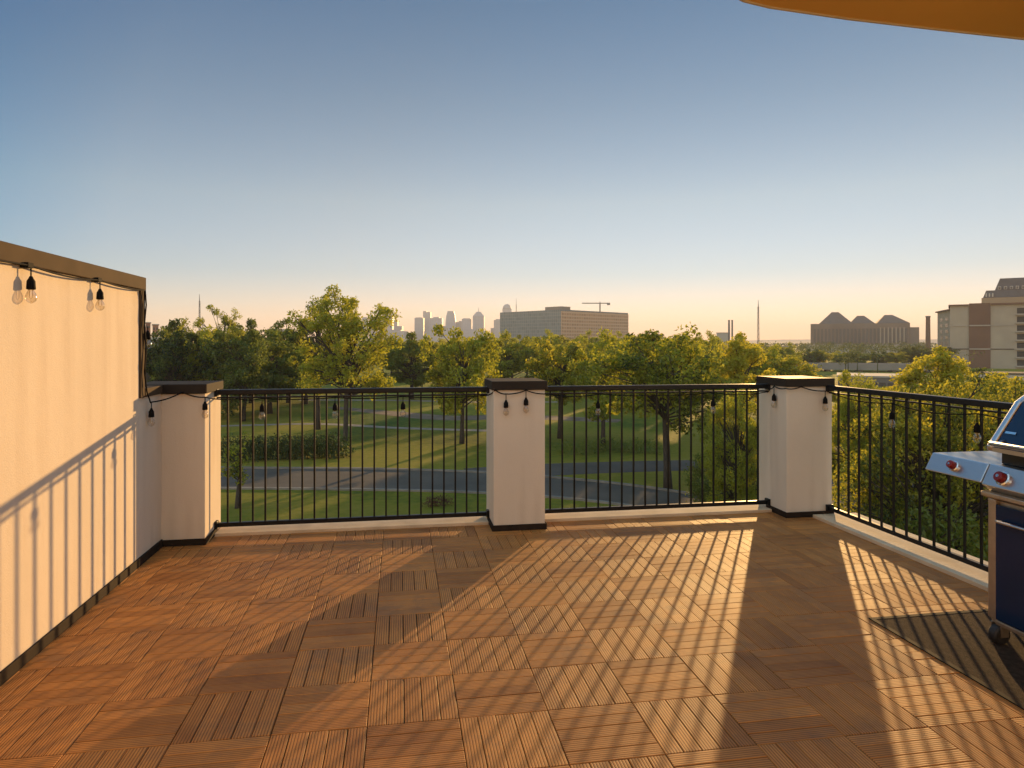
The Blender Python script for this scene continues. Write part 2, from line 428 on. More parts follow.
# deck: planks with chamfers in one sheet
def build_deck():
    v, f, uv, tone = [], [], [], []
    i0 = math.floor((WX - OX) / TILE); i1 = math.ceil((KX - OX) / TILE)
    j0 = math.floor((-2.2 - OY) / TILE); j1 = math.ceil((KY - OY) / TILE)
    r = random.Random(3)
    pw = TILE / 5
    for i in range(i0, i1):
        for j in range(j0, j1):
            tt = r.uniform(-.13, .13)
            for k in range(5):
                alongx = (i + j) % 2 == 0
                if alongx:
                    x0, x1 = OX + i * TILE, OX + (i + 1) * TILE
                    y0 = OY + j * TILE + k * pw; y1 = y0 + pw
                else:
                    y0, y1 = OY + j * TILE, OY + (j + 1) * TILE
                    x0 = OX + i * TILE + k * pw; x1 = x0 + pw
                x0, x1, y0, y1 = max(x0, WX), min(x1, KX), max(y0, -2.2), min(y1, KY)
                g = r.uniform(.0011, .0021)
                x0 += g; x1 -= g; y0 += g; y1 -= g
                if x1 - x0 < .01 or y1 - y0 < .01: continue
                z = r.uniform(-.0016, 0.0004); c = 0.0022; zb = -0.014
                b = len(v)
                v += [(x0 + c, y0 + c, z), (x1 - c, y0 + c, z), (x1 - c, y1 - c, z), (x0 + c, y1 - c, z),
                      (x0, y0, z - c), (x1, y0, z - c), (x1, y1, z - c), (x0, y1, z - c),
                      (x0, y0, zb), (x1, y0, zb), (x1, y1, zb), (x0, y1, zb)]
                fs = [(0, 1, 2, 3)]
                for q in range(4):
                    n = (q + 1) % 4
                    fs += [(4 + q, 4 + n, n, q), (8 + q, 8 + n, 4 + n, 4 + q)]
                off = r.uniform(0, 50)
                t = 0.5 + tt + r.uniform(-.28, .28)
                for q in fs:
                    f.append(tuple(b + a for a in q))
                    for a in q:
                        X, Y, _ = v[b + a]
                        uv.append((X + off, Y - y0) if alongx else (Y + off, X - x0))
                        tone.append(t)
    me = bpy.data.meshes.new('terrace_floor')
    me.from_pydata(v, [], f)
    ul = me.uv_layers.new(name='UVMap')
    ul.data.foreach_set('uv', [c for p in uv for c in p])
    ca = me.color_attributes.new('tone', 'FLOAT_COLOR', 'CORNER')
    ca.data.foreach_set('color', [c for t in tone for c in (t, t, t, 1)])
    me.materials.append(M['deck'])
    o = bpy.data.objects.new('terrace_floor', me); col.objects.link(o)
    return struct(o)
build_deck()
struct(MB().box(WX, KX, -2.2, KY, -.03, -.0145).build('terrace_substrate', M['deck_under']))

# ------------------------------------------------------------------ the house under and behind the terrace
house = thing('apartment_house', 'house the terrace belongs to, with a tan rounded roof overhang above the grill', 'house', (1, -4, GZ))
MB().box(WX - .25, 3.80, -9, 5.66, GZ, -.032).build('wall', M['stucco'], house)
MB().box(WX - .25, 3.80, -2.5, -2.2, -.02, 2.74).build('terrace_wall', mat('white_stucco', (.80, .74, .66), .9, .05, 3, .2, 160), house)
edge = [(1.0, 1.75), (1.03, 2.05), (1.11, 2.25), (1.20, 2.335), (1.29, 2.383), (1.41, 2.411), (1.77, 2.446), (2.2, 2.468), (2.62, 2.485), (3.2, 2.50), (4.1, 2.505)]
ov = edge + [(4.1, -2.9), (1.0, -2.9)]
ov = ov[::-1]
MB().prism(ov, 2.75, 2.95).build('soffit', M['soffit'], house)
tr = MB().tube([(x, y + .006, 2.752) for x, y in edge], .008, 6)
tr.build('soffit_trim', M['trim'], house)

# ------------------------------------------------------------------ stucco wall on the left
WT, WE = 1.80, 4.74
wall = thing('stucco_wall', 'tall sunlit stucco privacy wall with bronze coping along the left of the terrace', 'wall', (WX - .1, 1.5, 0))
b = MB()
b.box(WX - .20, WX, -2.2, WE, -.02, WT)
b.build('wall_face', M['stucco'], wall, bevel=.004)
MB().box(WX - .20, WX - .001, WE, PY - .002, -.02, 1.09).build('low_wall', M['stucco'], wall, bevel=.004)
MB().box(WX - .23, WX + .018, -2.2, WE + .075, WT, WT + .082).build('coping', M['coping'], wall, bevel=.004)
MB().box(WX - .22, WX + .012, WE + .001, WE + .068, 1.09, WT - .001).build('end_trim', M['coping'], wall, bevel=.003)
MB().box(WX + .001, WX + .014, -2.2, PY - .016, .002, .055).build('skirting', M['skirting'], wall, bevel=.002)

# ------------------------------------------------------------------ pillars
def pillar(label, x0, x1, y0, y1, capx0=None, capx1=None, capy0=None, left_skirt=True):
    t = thing('stucco_pillar', label, 'pillar', ((x0 + x1) / 2, (y0 + y1) / 2, 0), 'white stucco railing pillars')
    MB().box(x0, x1, y0, y1, -.02, 1.086).build('shaft', M['stucco'], t, bevel=.005)
    MB().box(capx0 or x0 - .016, capx1 or x1 + .016, capy0 or y0 - .016, y1 + .016, 1.087, 1.155).build('cap', M['cap'], t, bevel=.004)
    s = MB()
    s.box(x0 - (.012 if left_skirt else 0), x1 + .012, y0 - .012, y0 - .0005, .001, .045)
    s.box(x1 + .0005, x1 + .012, y0 - .0002, min(y1, KY + .1), .001, .045)
    if left_skirt: s.box(x0 - .012, x0 - .0005, y0 - .0002, min(y1, KY + .1), .001, .045)
    s.build('skirting', M['skirting'], t)
    return t
pillar('white stucco pillar joined to the tall left wall, sunlit on its right side', WX - .2, -1.385, PY, PB, WX - .21, -1.369, None, left_skirt=False)
MB().box(WX - .215, WX + .014, WE + .076, PY - .018, 1.091, 1.150).build('low_coping', M['coping'], wall, bevel=.004)
pillar('free white stucco pillar between the two front railings', P1, P1 + PW, PY, PB)
pillar('white stucco corner pillar where front and right railings meet', P2, P2 + .415, PY, PB)

# kerbs
k1 = MB().box(-1.372, P1 - .013, KY, 5.68, -.02, .022).build('kerb', M['kerb'], bevel=.004); tag(k1, 'tan stone kerb under the railing left of the middle pillar', 'kerb', 'stone kerbs under the railings')
k2 = MB().box(P1 + PW + .013, P2 - .013, KY, 5.68, -.02, .022).build('kerb', M['kerb'], bevel=.004); tag(k2, 'tan stone kerb under the railing between middle and corner pillar', 'kerb', 'stone kerbs under the railings')
k3 = MB().box(KX, 3.79, -2.2, PY - .014, -.02, .022).build('kerb', M['kerb'], bevel=.004); tag(k3, 'tan stone kerb under the right railing behind the grill', 'kerb', 'stone kerbs under the railings')

# ------------------------------------------------------------------ railings
RT = 1.096
def railing(label, a, b, n):
    a, b = Vector(a), Vector(b)
    t = thing('metal_railing', label, 'railing', ((a.x + b.x) / 2, (a.y + b.y) / 2, 0), 'black metal terrace railings')
    u = (b - a).normalized(); L = (b - a).length
    ang = math.atan2(u.y, u.x)
    mtx = Matrix.Translation(a) @ Matrix.Rotation(ang, 4, 'Z')
    MB().box(0, L, -.026, .026, RT - .040, RT, mtx).build('top_rail', M['black_metal'], t, bevel=.006)
    MB().box(0, L, -.016, .016, .052, .084, mtx).build('bottom_rail', M['black_metal'], t, bevel=.003)
    MB().box(.012, L - .012, -.008, .008, RT - .068, RT - .056, mtx).build('under_rail', M['black_metal'], t)
    for x in (0.0, L - .022):
        for z in (.046, RT - .048):
            MB().box(x, x + .022, -.032, .032, z - .004, z + .052, mtx).build('bracket', M['black_metal'], t, bevel=.003)
    for k in range(n):
        x = L * (k + 1) / (n + 1)
        MB().box(x - .0065, x + .0065, -.0065, .0065, .084, RT - .040, mtx).build('baluster', M['black_metal'], t)
    return t
railing('black metal railing between the left wall pillar and the middle pillar', (-1.385, RY, 0), (P1, RY, 0), 22)
railing('black metal railing between the middle pillar and the corner pillar', (P1 + PW, RY, 0), (P2, RY, 0), 19)
railing('black metal railing running along the right edge behind the grill', (RX, PY, 0), (RX, -1.0, 0), 48)

# ------------------------------------------------------------------ string lights
def bulb(root, p, drop, lit=False, lean=(0, 0)):
    x, y, z = p
    s = MB()
    s.tube([(x, y, z), (x + lean[0] * .4, y + lean[1] * .4, z - drop * .5), (x + lean[0], y + lean[1], z - drop)], .0032, 5)
    x += lean[0]; y += lean[1]
    z0 = z - drop
    s.tube([(x, y, z0 + .004), (x, y, z0 - .006), (x, y, z0 - .018), (x, y, z0 - .052), (x, y, z0 - .056)], [.006, .010, .017, .019, .017], 10)
    so_ = s.build('socket', M['cord'], root, smooth=True)
    g = MB(); zb = z0 - .054
    prof = [(0, .011), (.009, .013), (.018, .018), (.030, .0225), (.042, .0235), (.052, .0205), (.060, .013), (.065, .004)]
    g.tube([(x, y, zb - a) for a, r_ in prof], [r_ for a, r_ in prof], 12)
    g.build('glass_bulb', M['glass'], so_, smooth=True)
    fl = MB()
    fl.tube([(x - .006, y, zb), (x - .007, y, zb - .034), (x, y, zb - .046), (x + .007, y, zb - .034), (x + .006, y, zb)], .0012, 4)
    fl.build('filament', M['filament'], so_)

def sag(a, b, s, n=7):
    a, b = Vector(a), Vector(b)
    return [a.lerp(b, k / n) - Vector((0, 0, s * 4 * (k / n) * (1 - k / n))) for k in range(n + 1)]

def wall_y(px, X):                            # where the sight line px meets the plane x = X
    t = (px - 512) / F
    return X * (cy - t * sy) / (t * cy + sy)
def front_x(px, Y):
    t = (px - 512) / F
    return Y * (t * cy + sy) / (cy - t * sy)

sw = thing('string_light', 'black cord of clear bulbs hung along the coping of the tall left wall', 'string light', (WX + .03, 3.5, 1.8))
xw = WX + .030
y30, y99 = wall_y(31, xw), wall_y(100, xw)
c = MB()
pts = sag((xw, 1.6, 1.792), (xw, y30, 1.80), .012)[:-1] + sag((xw, y30, 1.80), (xw, y99, 1.80), .016)[:-1] + sag((xw, y99, 1.80), (xw, WE + .02, 1.795), .012)
c.tube(pts, .0048, 6)
down = [(xw, WE + .02, 1.795), (xw - .004, WE + .05, 1.70), (xw - .010, WE + .03, 1.55), (xw - .004, WE + .055, 1.40), (xw - .008, WE + .03, 1.26), (xw, WE + .05, 1.13), (xw + .004, WE + .09, 1.07)]
c.tube(down, .0048, 6)
c.tube([(xw - .01, WE + .035, 1.79), (xw - .006, WE + .02, 1.6), (xw - .008, WE + .06, 1.45), (xw - .004, WE + .025, 1.3), (xw - .006, WE + .05, 1.16)], .0042, 6)
c.build('cord', M['cord'], sw, smooth=True)
for y in (y30, y99):
    bulb(sw, (xw, y, 1.80), .052)
    MB().box(WX + .0005, xw + .006, y - .035, y + .012, 1.788, 1.812).build('cord_clip', M['cord'], sw, bevel=.002)
bulb(sw, (xw - .006, WE + .085, 1.56), .03)

sr = thing('string_light', 'black cord of clear bulbs draped across the three pillars and under the railings', 'string light', (P1, PY, 1.05))
zf = 1.075
fy = PY - .024
ry = RY - .040
c = MB()
A = (xw + .004, WE + .09, 1.07)
B0 = (xw - .004, wall_y(152, xw), 1.052)
B1 = (front_x(205, fy), fy, 1.062)
seq = [A, B0]
c.tube(sag(A, B0, .01), .0048, 6)
c.tube(sag(B0, (-1.53, PY - .02, 1.10), .012), .0048, 6)
c.tube(sag((-1.53, PY - .02, 1.10), B1, .012), .0048, 6)
hang1 = [front_x(p, ry) for p in (238, 262, 335, 403)]
prev = B1
for x in hang1 + [P1 - .03]:
    nx = (x, ry, 1.028)
    c.tube(sag(prev, nx, .012), .0042, 6); prev = nx
m1 = (front_x(506, fy), fy, 1.058); m2 = (front_x(526, fy), fy, 1.085); m3 = (P1 + PW + .012, fy, 1.055)
for nx in ((P1 + .01, fy, 1.09), m1, m2, m3):
    c.tube(sag(prev, nx, .010), .0048, 6); prev = nx
hang2 = [front_x(p, ry) for p in (598, 713)]
for x in hang2 + [P2 - .04]:
    nx = (x, ry, 1.028); c.tube(sag(prev, nx, .02), .0042, 6); prev = nx
cl = P2 - .024
e0 = (cl, PY + .15, 1.085)
q = [(cl, RY - .06, 1.06), e0, (cl, PY - .02, 1.075), (front_x(801, fy), fy, 1.088), (RX - .05, fy, 1.05)]
for nx in q:
    c.tube(sag(prev, nx, .012), .0048, 6); prev = nx
xr = RX - .045
hang3 = [wall_y(p, xr) for p in (892, 977)]
prev = (xr, PY - .03, 1.05)
for y in hang3 + [1.6]:
    nx = (xr, y, 1.015); c.tube(sag(prev, nx, .03), .0042, 6); prev = nx
c.build('cord', M['cord'], sr, smooth=True)
bulb(sr, B0, .045); bulb(sr, B1, .035)
for x in hang1[1:]: bulb(sr, (x, ry, 1.028), .045)
bulb(sr, m1, .05); bulb(sr, m2, .06)
for x in hang2: bulb(sr, (x, ry, 1.028), .06)
bulb(sr, e0, .07); bulb(sr, (RX - .05, fy, 1.05), .05)
for y in hang3: bulb(sr, (xr, y, 1.015), .06)

# ------------------------------------------------------------------ grill
GX, GY1, GY0 = 2.84, 2.884, 2.20
gr = thing('gas_grill', 'navy and stainless gas grill with red knobs by the right railing', 'grill', (3.1, 2.55, 0))
bx = 3.32
MB().box(GX + .02, bx, GY0, GY1, .115, .69).build('cabinet', M['steel_dull'], gr, bevel=.004)
MB().box(GX, GX + .019, GY1 - .045, GY1, .115, .69).build('corner_post', M['steel_dull'], gr, bevel=.003)
MB().box(GX, GX + .019, GY0, GY0 + .045, .115, .69).build('corner_post', M['steel_dull'], gr, bevel=.003)
MB().box(GX - .004, GX + .019, GY0 + .046, GY1 - .046, .092, .114).build('bottom_rail', M['steel_dull'], gr, bevel=.003)
for (a, b_, hy) in ((GY1 - .047, (GY0 + GY1) / 2 + .002, -1), ((GY0 + GY1) / 2 - .002, GY0 + .047, 1)):
    lo, hi = min(a, b_), max(a, b_)
    d = MB().box(GX - .006, GX + .018, lo, hi, .118, .672).build('door', M['navy'], gr, bevel=.004)
    h = MB()
    h.tube([(GX - .006, lo + .035, .595), (GX - .034, lo + .035, .60), (GX - .036, lo + .05, .60), (GX - .036, hi - .05, .60), (GX - .034, hi - .035, .60), (GX - .006, hi - .035, .595)], .0075, 8)
    h.build('door_handle', M['steel'], d, smooth=True)
# control panel: slanted stainless fascia
def xzprism(poly, y0, y1):
    b = MB(); n = len(poly)
    i = 0
    for y in (y0, y1):
        for (x, z) in poly: b.v.append((x, y, z))
    b.f.append(tuple(range(n))); b.uv.append(None)
    b.f.append(tuple(2 * n - 1 - k for k in range(n))); b.uv.append(None)
    for k in range(n):
        q = (k + 1) % n
        b.f.append((k, n + k, n + q, q)); b.uv.append(None)
    return b
xzprism([(2.757, .772), (2.806, .868), (3.30, .868), (3.30, .70), (2.86, .70), (2.80, .742)], GY0 - .03, 2.838).build('control_panel', M['steel'], gr, bevel=.004)
xzprism([(2.775, .735), (2.80, .741), (2.859, .699), (2.859, .685), (2.775, .715)], GY0 - .03, 2.86).build('drip_rail', M['steel_dull'], gr, bevel=.003)
xzprism([(2.757, .779), (2.804, .866), (3.25, .866), (3.25, .835), (2.83, .835), (2.78, .772)], 2.842, 3.192).build('side_shelf', M['steel'], gr, bevel=.004)
xzprism([(2.757, .779), (2.804, .866), (3.25, .866), (3.25, .835), (2.83, .835), (2.78, .772)], GY0 - .38, GY0 - .034).build('side_shelf', M['steel'], gr, bevel=.004)
nrm = Vector((-.096, 0, .048)).normalized()
def knob(y, z, x, big):
    c0 = Vector((x, y, z))
    k = MB(); r = .030 if big else .024
    k.tube([c0, c0 + nrm * .010, c0 + nrm * .013], [r * 1.15, r * 1.15, r * .95], 20)
    bz = k.build('knob_bezel', M['chrome'], gr, smooth=False)
    k = MB()
    k.tube([c0 + nrm * .012, c0 + nrm * .016, c0 + nrm * .036, c0 + nrm * .040], [r * .8, r * .88, r * .80, r * .70], 20)
    kk = k.build('knob', M['red'], gr, bevel=.002)
    k = MB(); k.tube([c0 + nrm * .0395, c0 + nrm * .0425], [r * .28, r * .25], 16); k.build('knob_cap', M['chrome'], kk)
def panel_pt(z): return 2.757 + (z - .772) / (.868 - .772) * .049
knob(3.02, .822, panel_pt(.822) - .001, False)
for y in (2.735, 2.52, 2.31): knob(y, .815, panel_pt(.815), True)
# firebox and lid
MB().box(2.86, 3.30, GY0 + .005, GY1 - .055, .8685, .925).build('firebox', M['grill_grate'], gr, bevel=.004)
lidp = [(2.805, .93), (2.80, .955), (2.825, .985), (2.955, 1.16), (3.03, 1.205), (3.16, 1.21), (3.27, 1.14), (3.315, .93)]
lid = xzprism(lidp, GY0 + .02, GY1 - .07).build('lid', M['navy'], gr, bevel=.006)
def ring(poly, s):
    cx = sum(p[0] for p in poly) / len(poly); cz = min(p[1] for p in poly)
    return [(cx + (x - cx) * s, cz + (z - cz) * s) for x, z in poly]
xzprism(ring(lidp, 1.035), GY1 - .0695, GY1 - .035).build('lid_end_cap', M['steel'], gr, bevel=.008)
xzprism(ring(lidp, 1.035), GY0 - .015, GY0 + .0195).build('lid_end_cap', M['steel'], gr, bevel=.008)
MB().box(2.792, 2.80, GY0 + .022, GY1 - .072, .932, .952).build('lid_lip', M['steel_dull'], lid)
h = MB()
h.tube([(2.775, GY0 + .03, .972), (2.775, GY1 - .08, .972)], .013, 10)
for y in (GY0 + .06, GY1 - .11):
    h.tube([(2.775, y, .972), (2.822, y, .985)], .009, 8)
h.build('lid_handle', M['steel'], gr, smooth=True)
nb = Vector((-.175, 0, .13)).normalized()
bc = Vector((2.853, GY1 - .115, 1.022))
ux = Vector((.13, 0, .175)).normalized()
b = MB(); pl = []
for (a, c_) in ((-.028, -.006), (.028, -.006), (.028, .006), (-.028, .006)):
    pl.append(bc + Vector((0, a, 0)) + ux * c_)
b.v = [tuple(p + nb * o_) for o_ in (.0015, .005) for p in pl]
b.f = [(0, 1, 2, 3), (7, 6, 5, 4)] + [(k, 4 + k, 4 + (k + 1) % 4, (k + 1) % 4) for k in range(4)]; b.uv = [None] * 6
b.build('badge', M['chrome'], lid)
for (x, y) in ((GX + .025, GY1 - .05), (GX + .025, GY0 + .05), (bx - .05, GY1 - .06), (bx - .05, GY0 + .06)):
    k = MB(); k.box(x - .016, x + .016, y - .031, y + .031, .0945, .1148)
    k.box(x - .030, x + .012, y - .030, y - .025, .04, .098); k.box(x - .030, x + .012, y + .025, y + .030, .04, .098)
    cs = k.build('caster', M['steel_dull'], gr)
    k = MB(); k.tube([(x - .012, y - .024, .047), (x - .012, y - .016, .047), (x - .012, y + .016, .047), (x - .012, y + .024, .047)], [.038, .0455, .0455, .038], 24)
    k.build('wheel', M['rubber'], cs, smooth=False)

gm = thing('grill_mat', 'dark charcoal mat lying under the grill casters', 'mat', (2.9, 2.6, 0))
MB().box(2.455, 3.36, 1.905, 3.175, .0006, .0045).build('mat_surface', M['mat'], gm)
e = MB()
e.box(2.43, 2.4548, 1.88, 3.20, .0006, .0058); e.box(3.3602, 3.385, 1.88, 3.20, .0006, .0058)
e.box(2.455, 3.36, 3.1752, 3.20, .0006, .0058); e.box(2.455, 3.36, 1.88, 1.9048, .0006, .0058)
e.build('mat_border', M['mat_edge'], gm)

# ------------------------------------------------------------------ ground, roads
S = 9000
g = MB(); g.face([(-S, -600, GZ), (S, -600, GZ), (S, S, GZ), (-S, S, GZ)])
struct(g.build('ground', M['grass']))

CLEAR = []
def ribbon(name, pts, widths, m, dz, kerb=False):
    pts = [Vector((p.x, p.y, 0)) for p in pts]
    # smooth the centre line
    P, W = [], []
    for i in range(len(pts) - 1):
        p0, p1, p2, p3 = pts[max(i - 1, 0)], pts[i], pts[i + 1], pts[min(i + 2, len(pts) - 1)]
        for k in range(12):
            t = k / 12
            P.append(0.5 * ((2 * p1) + (p2 - p0) * t + (2 * p0 - 5 * p1 + 4 * p2 - p3) * t * t + (3 * p1 - p0 - 3 * p2 + p3) * t ** 3))
            W.append(widths[i] * (1 - t) + widths[i + 1] * t)
    P.append(pts[-1]); W.append(widths[-1])
    for p_, w_ in zip(P, W): CLEAR.append((Vector((p_.x, p_.y, 0)), w_ / 2 + .35))
    L, Rr = [], []
    for i, p in enumerate(P):
        t = (P[min(i + 1, len(P) - 1)] - P[max(i - 1, 0)]).normalized()
        n = Vector((-t.y, t.x, 0))
        L.append(p + n * W[i] / 2); Rr.append(p - n * W[i] / 2)
    b = MB()
    for i in range(len(P) - 1):
        b.face([(Rr[i].x, Rr[i].y, GZ + dz), (Rr[i + 1].x, Rr[i + 1].y, GZ + dz), (L[i + 1].x, L[i + 1].y, GZ + dz), (L[i].x, L[i].y, GZ + dz)])
    o = struct(b.build(name, m))
    if kerb:
        kb = MB()
        for E, sg in ((L, 1), (Rr, -1)):
            for i in range(len(P) - 1):
                t = (P[min(i + 1, len(P) - 1)] - P[i]).normalized(); n = Vector((-t.y, t.x, 0)) * sg
                a, c_ = E[i], E[i + 1]; a2, c2 = a + n * .3, c_ + n * .3
                z = GZ + .14
                kb.face([(a.x, a.y, z), (c_.x, c_.y, z), (c2.x, c2.y, z), (a2.x, a2.y, z)])
                kb.face([(a.x, a.y, GZ), (c_.x, c_.y, GZ), (c_.x, c_.y, z), (a.x, a.y, z)])
                kb.face([(a2.x, a2.y, GZ), (c2.x, c2.y, GZ), (c2.x, c2.y, z), (a2.x, a2.y, z)])
        struct(kb.build('road_kerb', M['old_kerb']))
    return o
ribbon('road', [gnd(-300, 474), gnd(60, 477), gnd(240, 478), gnd(360, 479), gnd(470, 482), gnd(560, 488), gnd(640, 497), gnd(720, 512), gnd(800, 535)], [8, 8, 8, 8, 7.4, 6.4, 5.8, 5.8, 6], M['asphalt'], .008, True)
ribbon('side_road', [gnd(470, 474), gnd(530, 470.5), gnd(600, 467.5), gnd(700, 465), gnd(850, 464), gnd(1000, 466)], [5, 5.5, 5.2, 5, 5, 5], M['asphalt'], .012)
ribbon('driveway', [gnd(820, 505), gnd(850, 485), gnd(890, 478), gnd(960, 480), gnd(1100, 488)], [6, 6.5, 7, 7, 7], M['asphalt'], .016)
ribbon('footpath', [gnd(150, 428), gnd(240, 425.5), gnd(320, 424), gnd(400, 428), gnd(500, 431)], [1.8] * 5, M['pathmat'], .010)
ribbon('dry_creek', [gnd(330, 407), gnd(400, 414), gnd(450, 418), gnd(520, 417), gnd(620, 421)], [2, 5, 6, 6, 4], M['drybed'], .014)
ribbon('footpath', [gnd(300, 400), gnd(400, 400.5), gnd(470, 402), gnd(560, 402)], [2.5] * 4, M['pathmat'], .010)

# ------------------------------------------------------------------ trees
def leaves(b, c, rad, n, size, r, flat_=0.8):
    for _ in range(n):
        while True:
            x, y, z = r.uniform(-1, 1), r.uniform(-1, 1), r.uniform(-1, 1)
            if x * x + y * y + z * z < 1: break
        s_ = 1 if r.random() < .75 else 1.25
        p = Vector((c.x + x * rad * s_, c.y + y * rad * s_, c.z + z * rad * flat_ * s_))
        a = Vector((r.gauss(0, 1), r.gauss(0, 1), r.gauss(0, 1))).normalized()
        q = a.orthogonal().normalized()
        q.rotate(Matrix.Rotation(r.uniform(0, 6.28), 3, a))
        t = a.cross(q)
        l_ = size * r.uniform(.6, 1.3); w_ = l_ * .55
        i = len(b.v)
        b.v += [tuple(p - q * l_), tuple(p + t * w_ + a * l_ * .25), tuple(p + q * l_), tuple(p - t * w_ + a * l_ * .25)]
        b.f.append((i, i + 1, i + 2, i + 3)); b.uv.append(None)

def tree_meshes(seed, H, CR, base, nclump, nleaf, size, crad, sparse=False, fork=0.3, ntr=1, squash=1.0):
    """returns trunk builder and crown builder, tree standing at the origin"""
    r = random.Random(seed)
    tb, cb = MB(), MB()
    cz = (H + base) / 2; rz = (H - base) / 2
    tr = 0.018 * H + .06
    tops = []
    for k in range(ntr):
        lean = Vector((r.uniform(-1, 1), r.uniform(-1, 1), 0)) * (0.10 if ntr == 1 else 0.22) * H * .5
        fh = H * (fork if ntr == 1 else 0.05)
        p = [Vector((0, 0, -.15)), Vector((lean.x * .15, lean.y * .15, fh * .5)), Vector((lean.x * .4, lean.y * .4, max(fh, base))), Vector((lean.x * .8, lean.y * .8, base + (H - base) * .45)), Vector((lean.x, lean.y, base + (H - base) * .8))]
        rr = [tr * 1.35, tr, tr * .85, tr * .5, tr * .12]
        if ntr > 1: rr = [x * .75 for x in rr]
        tb.tube(p, rr, 8)
        tops.append(p)
    for k in range(nclump):
        # clump centres fill a lobed egg, mostly near its skin
        th = r.uniform(0, 2 * math.pi); u = r.uniform(-.85, 1)
        lob = 1 + .24 * math.sin(2 * th + seed * 1.7 + u * 1.5) + .24 * math.sin(3 * th + seed - u * 2) + .16 * math.sin(5 * th + 2 * seed + u * 3) + r.uniform(-.18, .18)
        ra = r.uniform(.35, 1) ** .6
        rho = math.sqrt(max(0, 1 - u * u)) ** .75
        c = Vector((math.cos(th) * rho * CR * ra * lob * .86, math.sin(th) * rho * CR * ra * lob * .86, cz + u * rz * (.55 + .45 * ra) * squash * (1 + .22 * math.sin(2 * th + seed * 2.3) + .12 * math.sin(4 * th + seed))))
        p = tops[k % len(tops)]
        tt = r.uniform(.25, .95)
        z0 = p[2].z + (min(c.z, p[4].z) - p[2].z) * tt * .8
        # point on trunk at height z0
        q = p[2]
        for a, b_ in zip(p[2:], p[3:]):
            if a.z <= z0 <= b_.z: q = a.lerp(b_, (z0 - a.z) / (b_.z - a.z + 1e-6))
        mid = q.lerp(c, .5) + Vector((r.uniform(-.1, .1), r.uniform(-.1, .1), r.uniform(0, .18))) * CR
        br = tr * r.uniform(.22, .40) * (1.2 if sparse else 1)
        tb.tube([q, mid, c], [br, br * .6, br * .15], 5, False)
        cr_ = crad * CR * r.uniform(.7, 1.35)
        for _ in range(3 if sparse else 2):
            e_ = c + Vector((r.gauss(0, 1), r.gauss(0, 1), r.gauss(.4, .8))).normalized() * cr_ * 1.0
            tb.tube([mid.lerp(c, .6), c.lerp(e_, .5), e_], [br * .35, br * .2, br * .06], 4, False)
            if sparse: leaves(cb, e_, cr_ * .55, max(4, nleaf // 6), size, r)
        leaves(cb, c, cr_, int(nleaf * r.uniform(.6, 1.3)), size, r)
    return tb, cb

PROTO = {}
def proto(key, args, leaf):
    tb, cb = tree_meshes(*args[0], **args[1])
    def me(b, nm, m):
        x = bpy.data.meshes.new(nm); x.from_pydata(b.v, [], b.f); x.materials.append(m); x.update(); return x
    tm = me(tb, 'trunk', M['bark'])
    for p in tm.polygons: p.use_smooth = True
    PROTO[key] = (tm, me(cb, 'crown', M[leaf]), args[0][1], args[0][2])
D = lambda *a, **k: (a, k)
proto('oak', D(11, 12, 5.0, 4.0, 84, 130, .21, .17), 'leaf_olive')
proto('oak2', D(12, 12, 5.4, 3.6, 88, 130, .21, .165), 'leaf_olive')
proto('elm', D(13, 12, 4.4, 4.4, 74, 125, .20, .175), 'leaf_gold')
proto('elm2', D(14, 12, 4.8, 3.8, 78, 125, .20, .17), 'leaf_gold')
proto('dark', D(15, 12, 5.2, 1.8, 90, 150, .21, .18), 'leaf_dark')
proto('dark2', D(16, 12, 4.6, 2.2, 84, 150, .21, .18), 'leaf_dark')
proto('sparse', D(29, 15, 6.0, 4.0, 88, 120, .16, .14, sparse=True, fork=.2, ntr=2), 'leaf_olive')
proto('sparse2', D(33, 15, 4.5, 4.5, 56, 105, .15, .15, sparse=True, fork=.25), 'leaf_olive')
proto('near', D(19, 10, 4.6, 0.8, 190, 230, .095, .15, fork=.15), 'leaf_gold')
proto('near2', D(20, 10, 4.4, 1.0, 170, 220, .10, .15, fork=.15), 'leaf_olive')
proto('forked', D(21, 12, 5.6, 5.0, 90, 150, .17, .16, fork=.33), 'leaf_olive')
proto('bush', D(22, 4, 2.6, .2, 40, 150, .11, .30, fork=.1), 'leaf_dark')
proto('young', D(23, 5, 1.1, 1.4, 16, 40, .12, .35), 'leaf_olive')

def place(key, px, d, top, width, label, group=None, name='tree', cat='tree', base=None):
    tm, cm, H, CR = PROTO[key]
    p = flat(px, d, GZ)
    h = HC + (HY - top) / F * d - GZ
    e = thing(name, label, cat, p, group)
    e.rotation_euler.z = rnd.uniform(0, 6.28)
    s = width / 2 / CR
    e.scale = (s, s, h / H)
    for nm, me in (('trunk', tm), ('crown', cm)):
        o = bpy.data.objects.new(nm, me); col.objects.link(o); o.parent = e
    return e

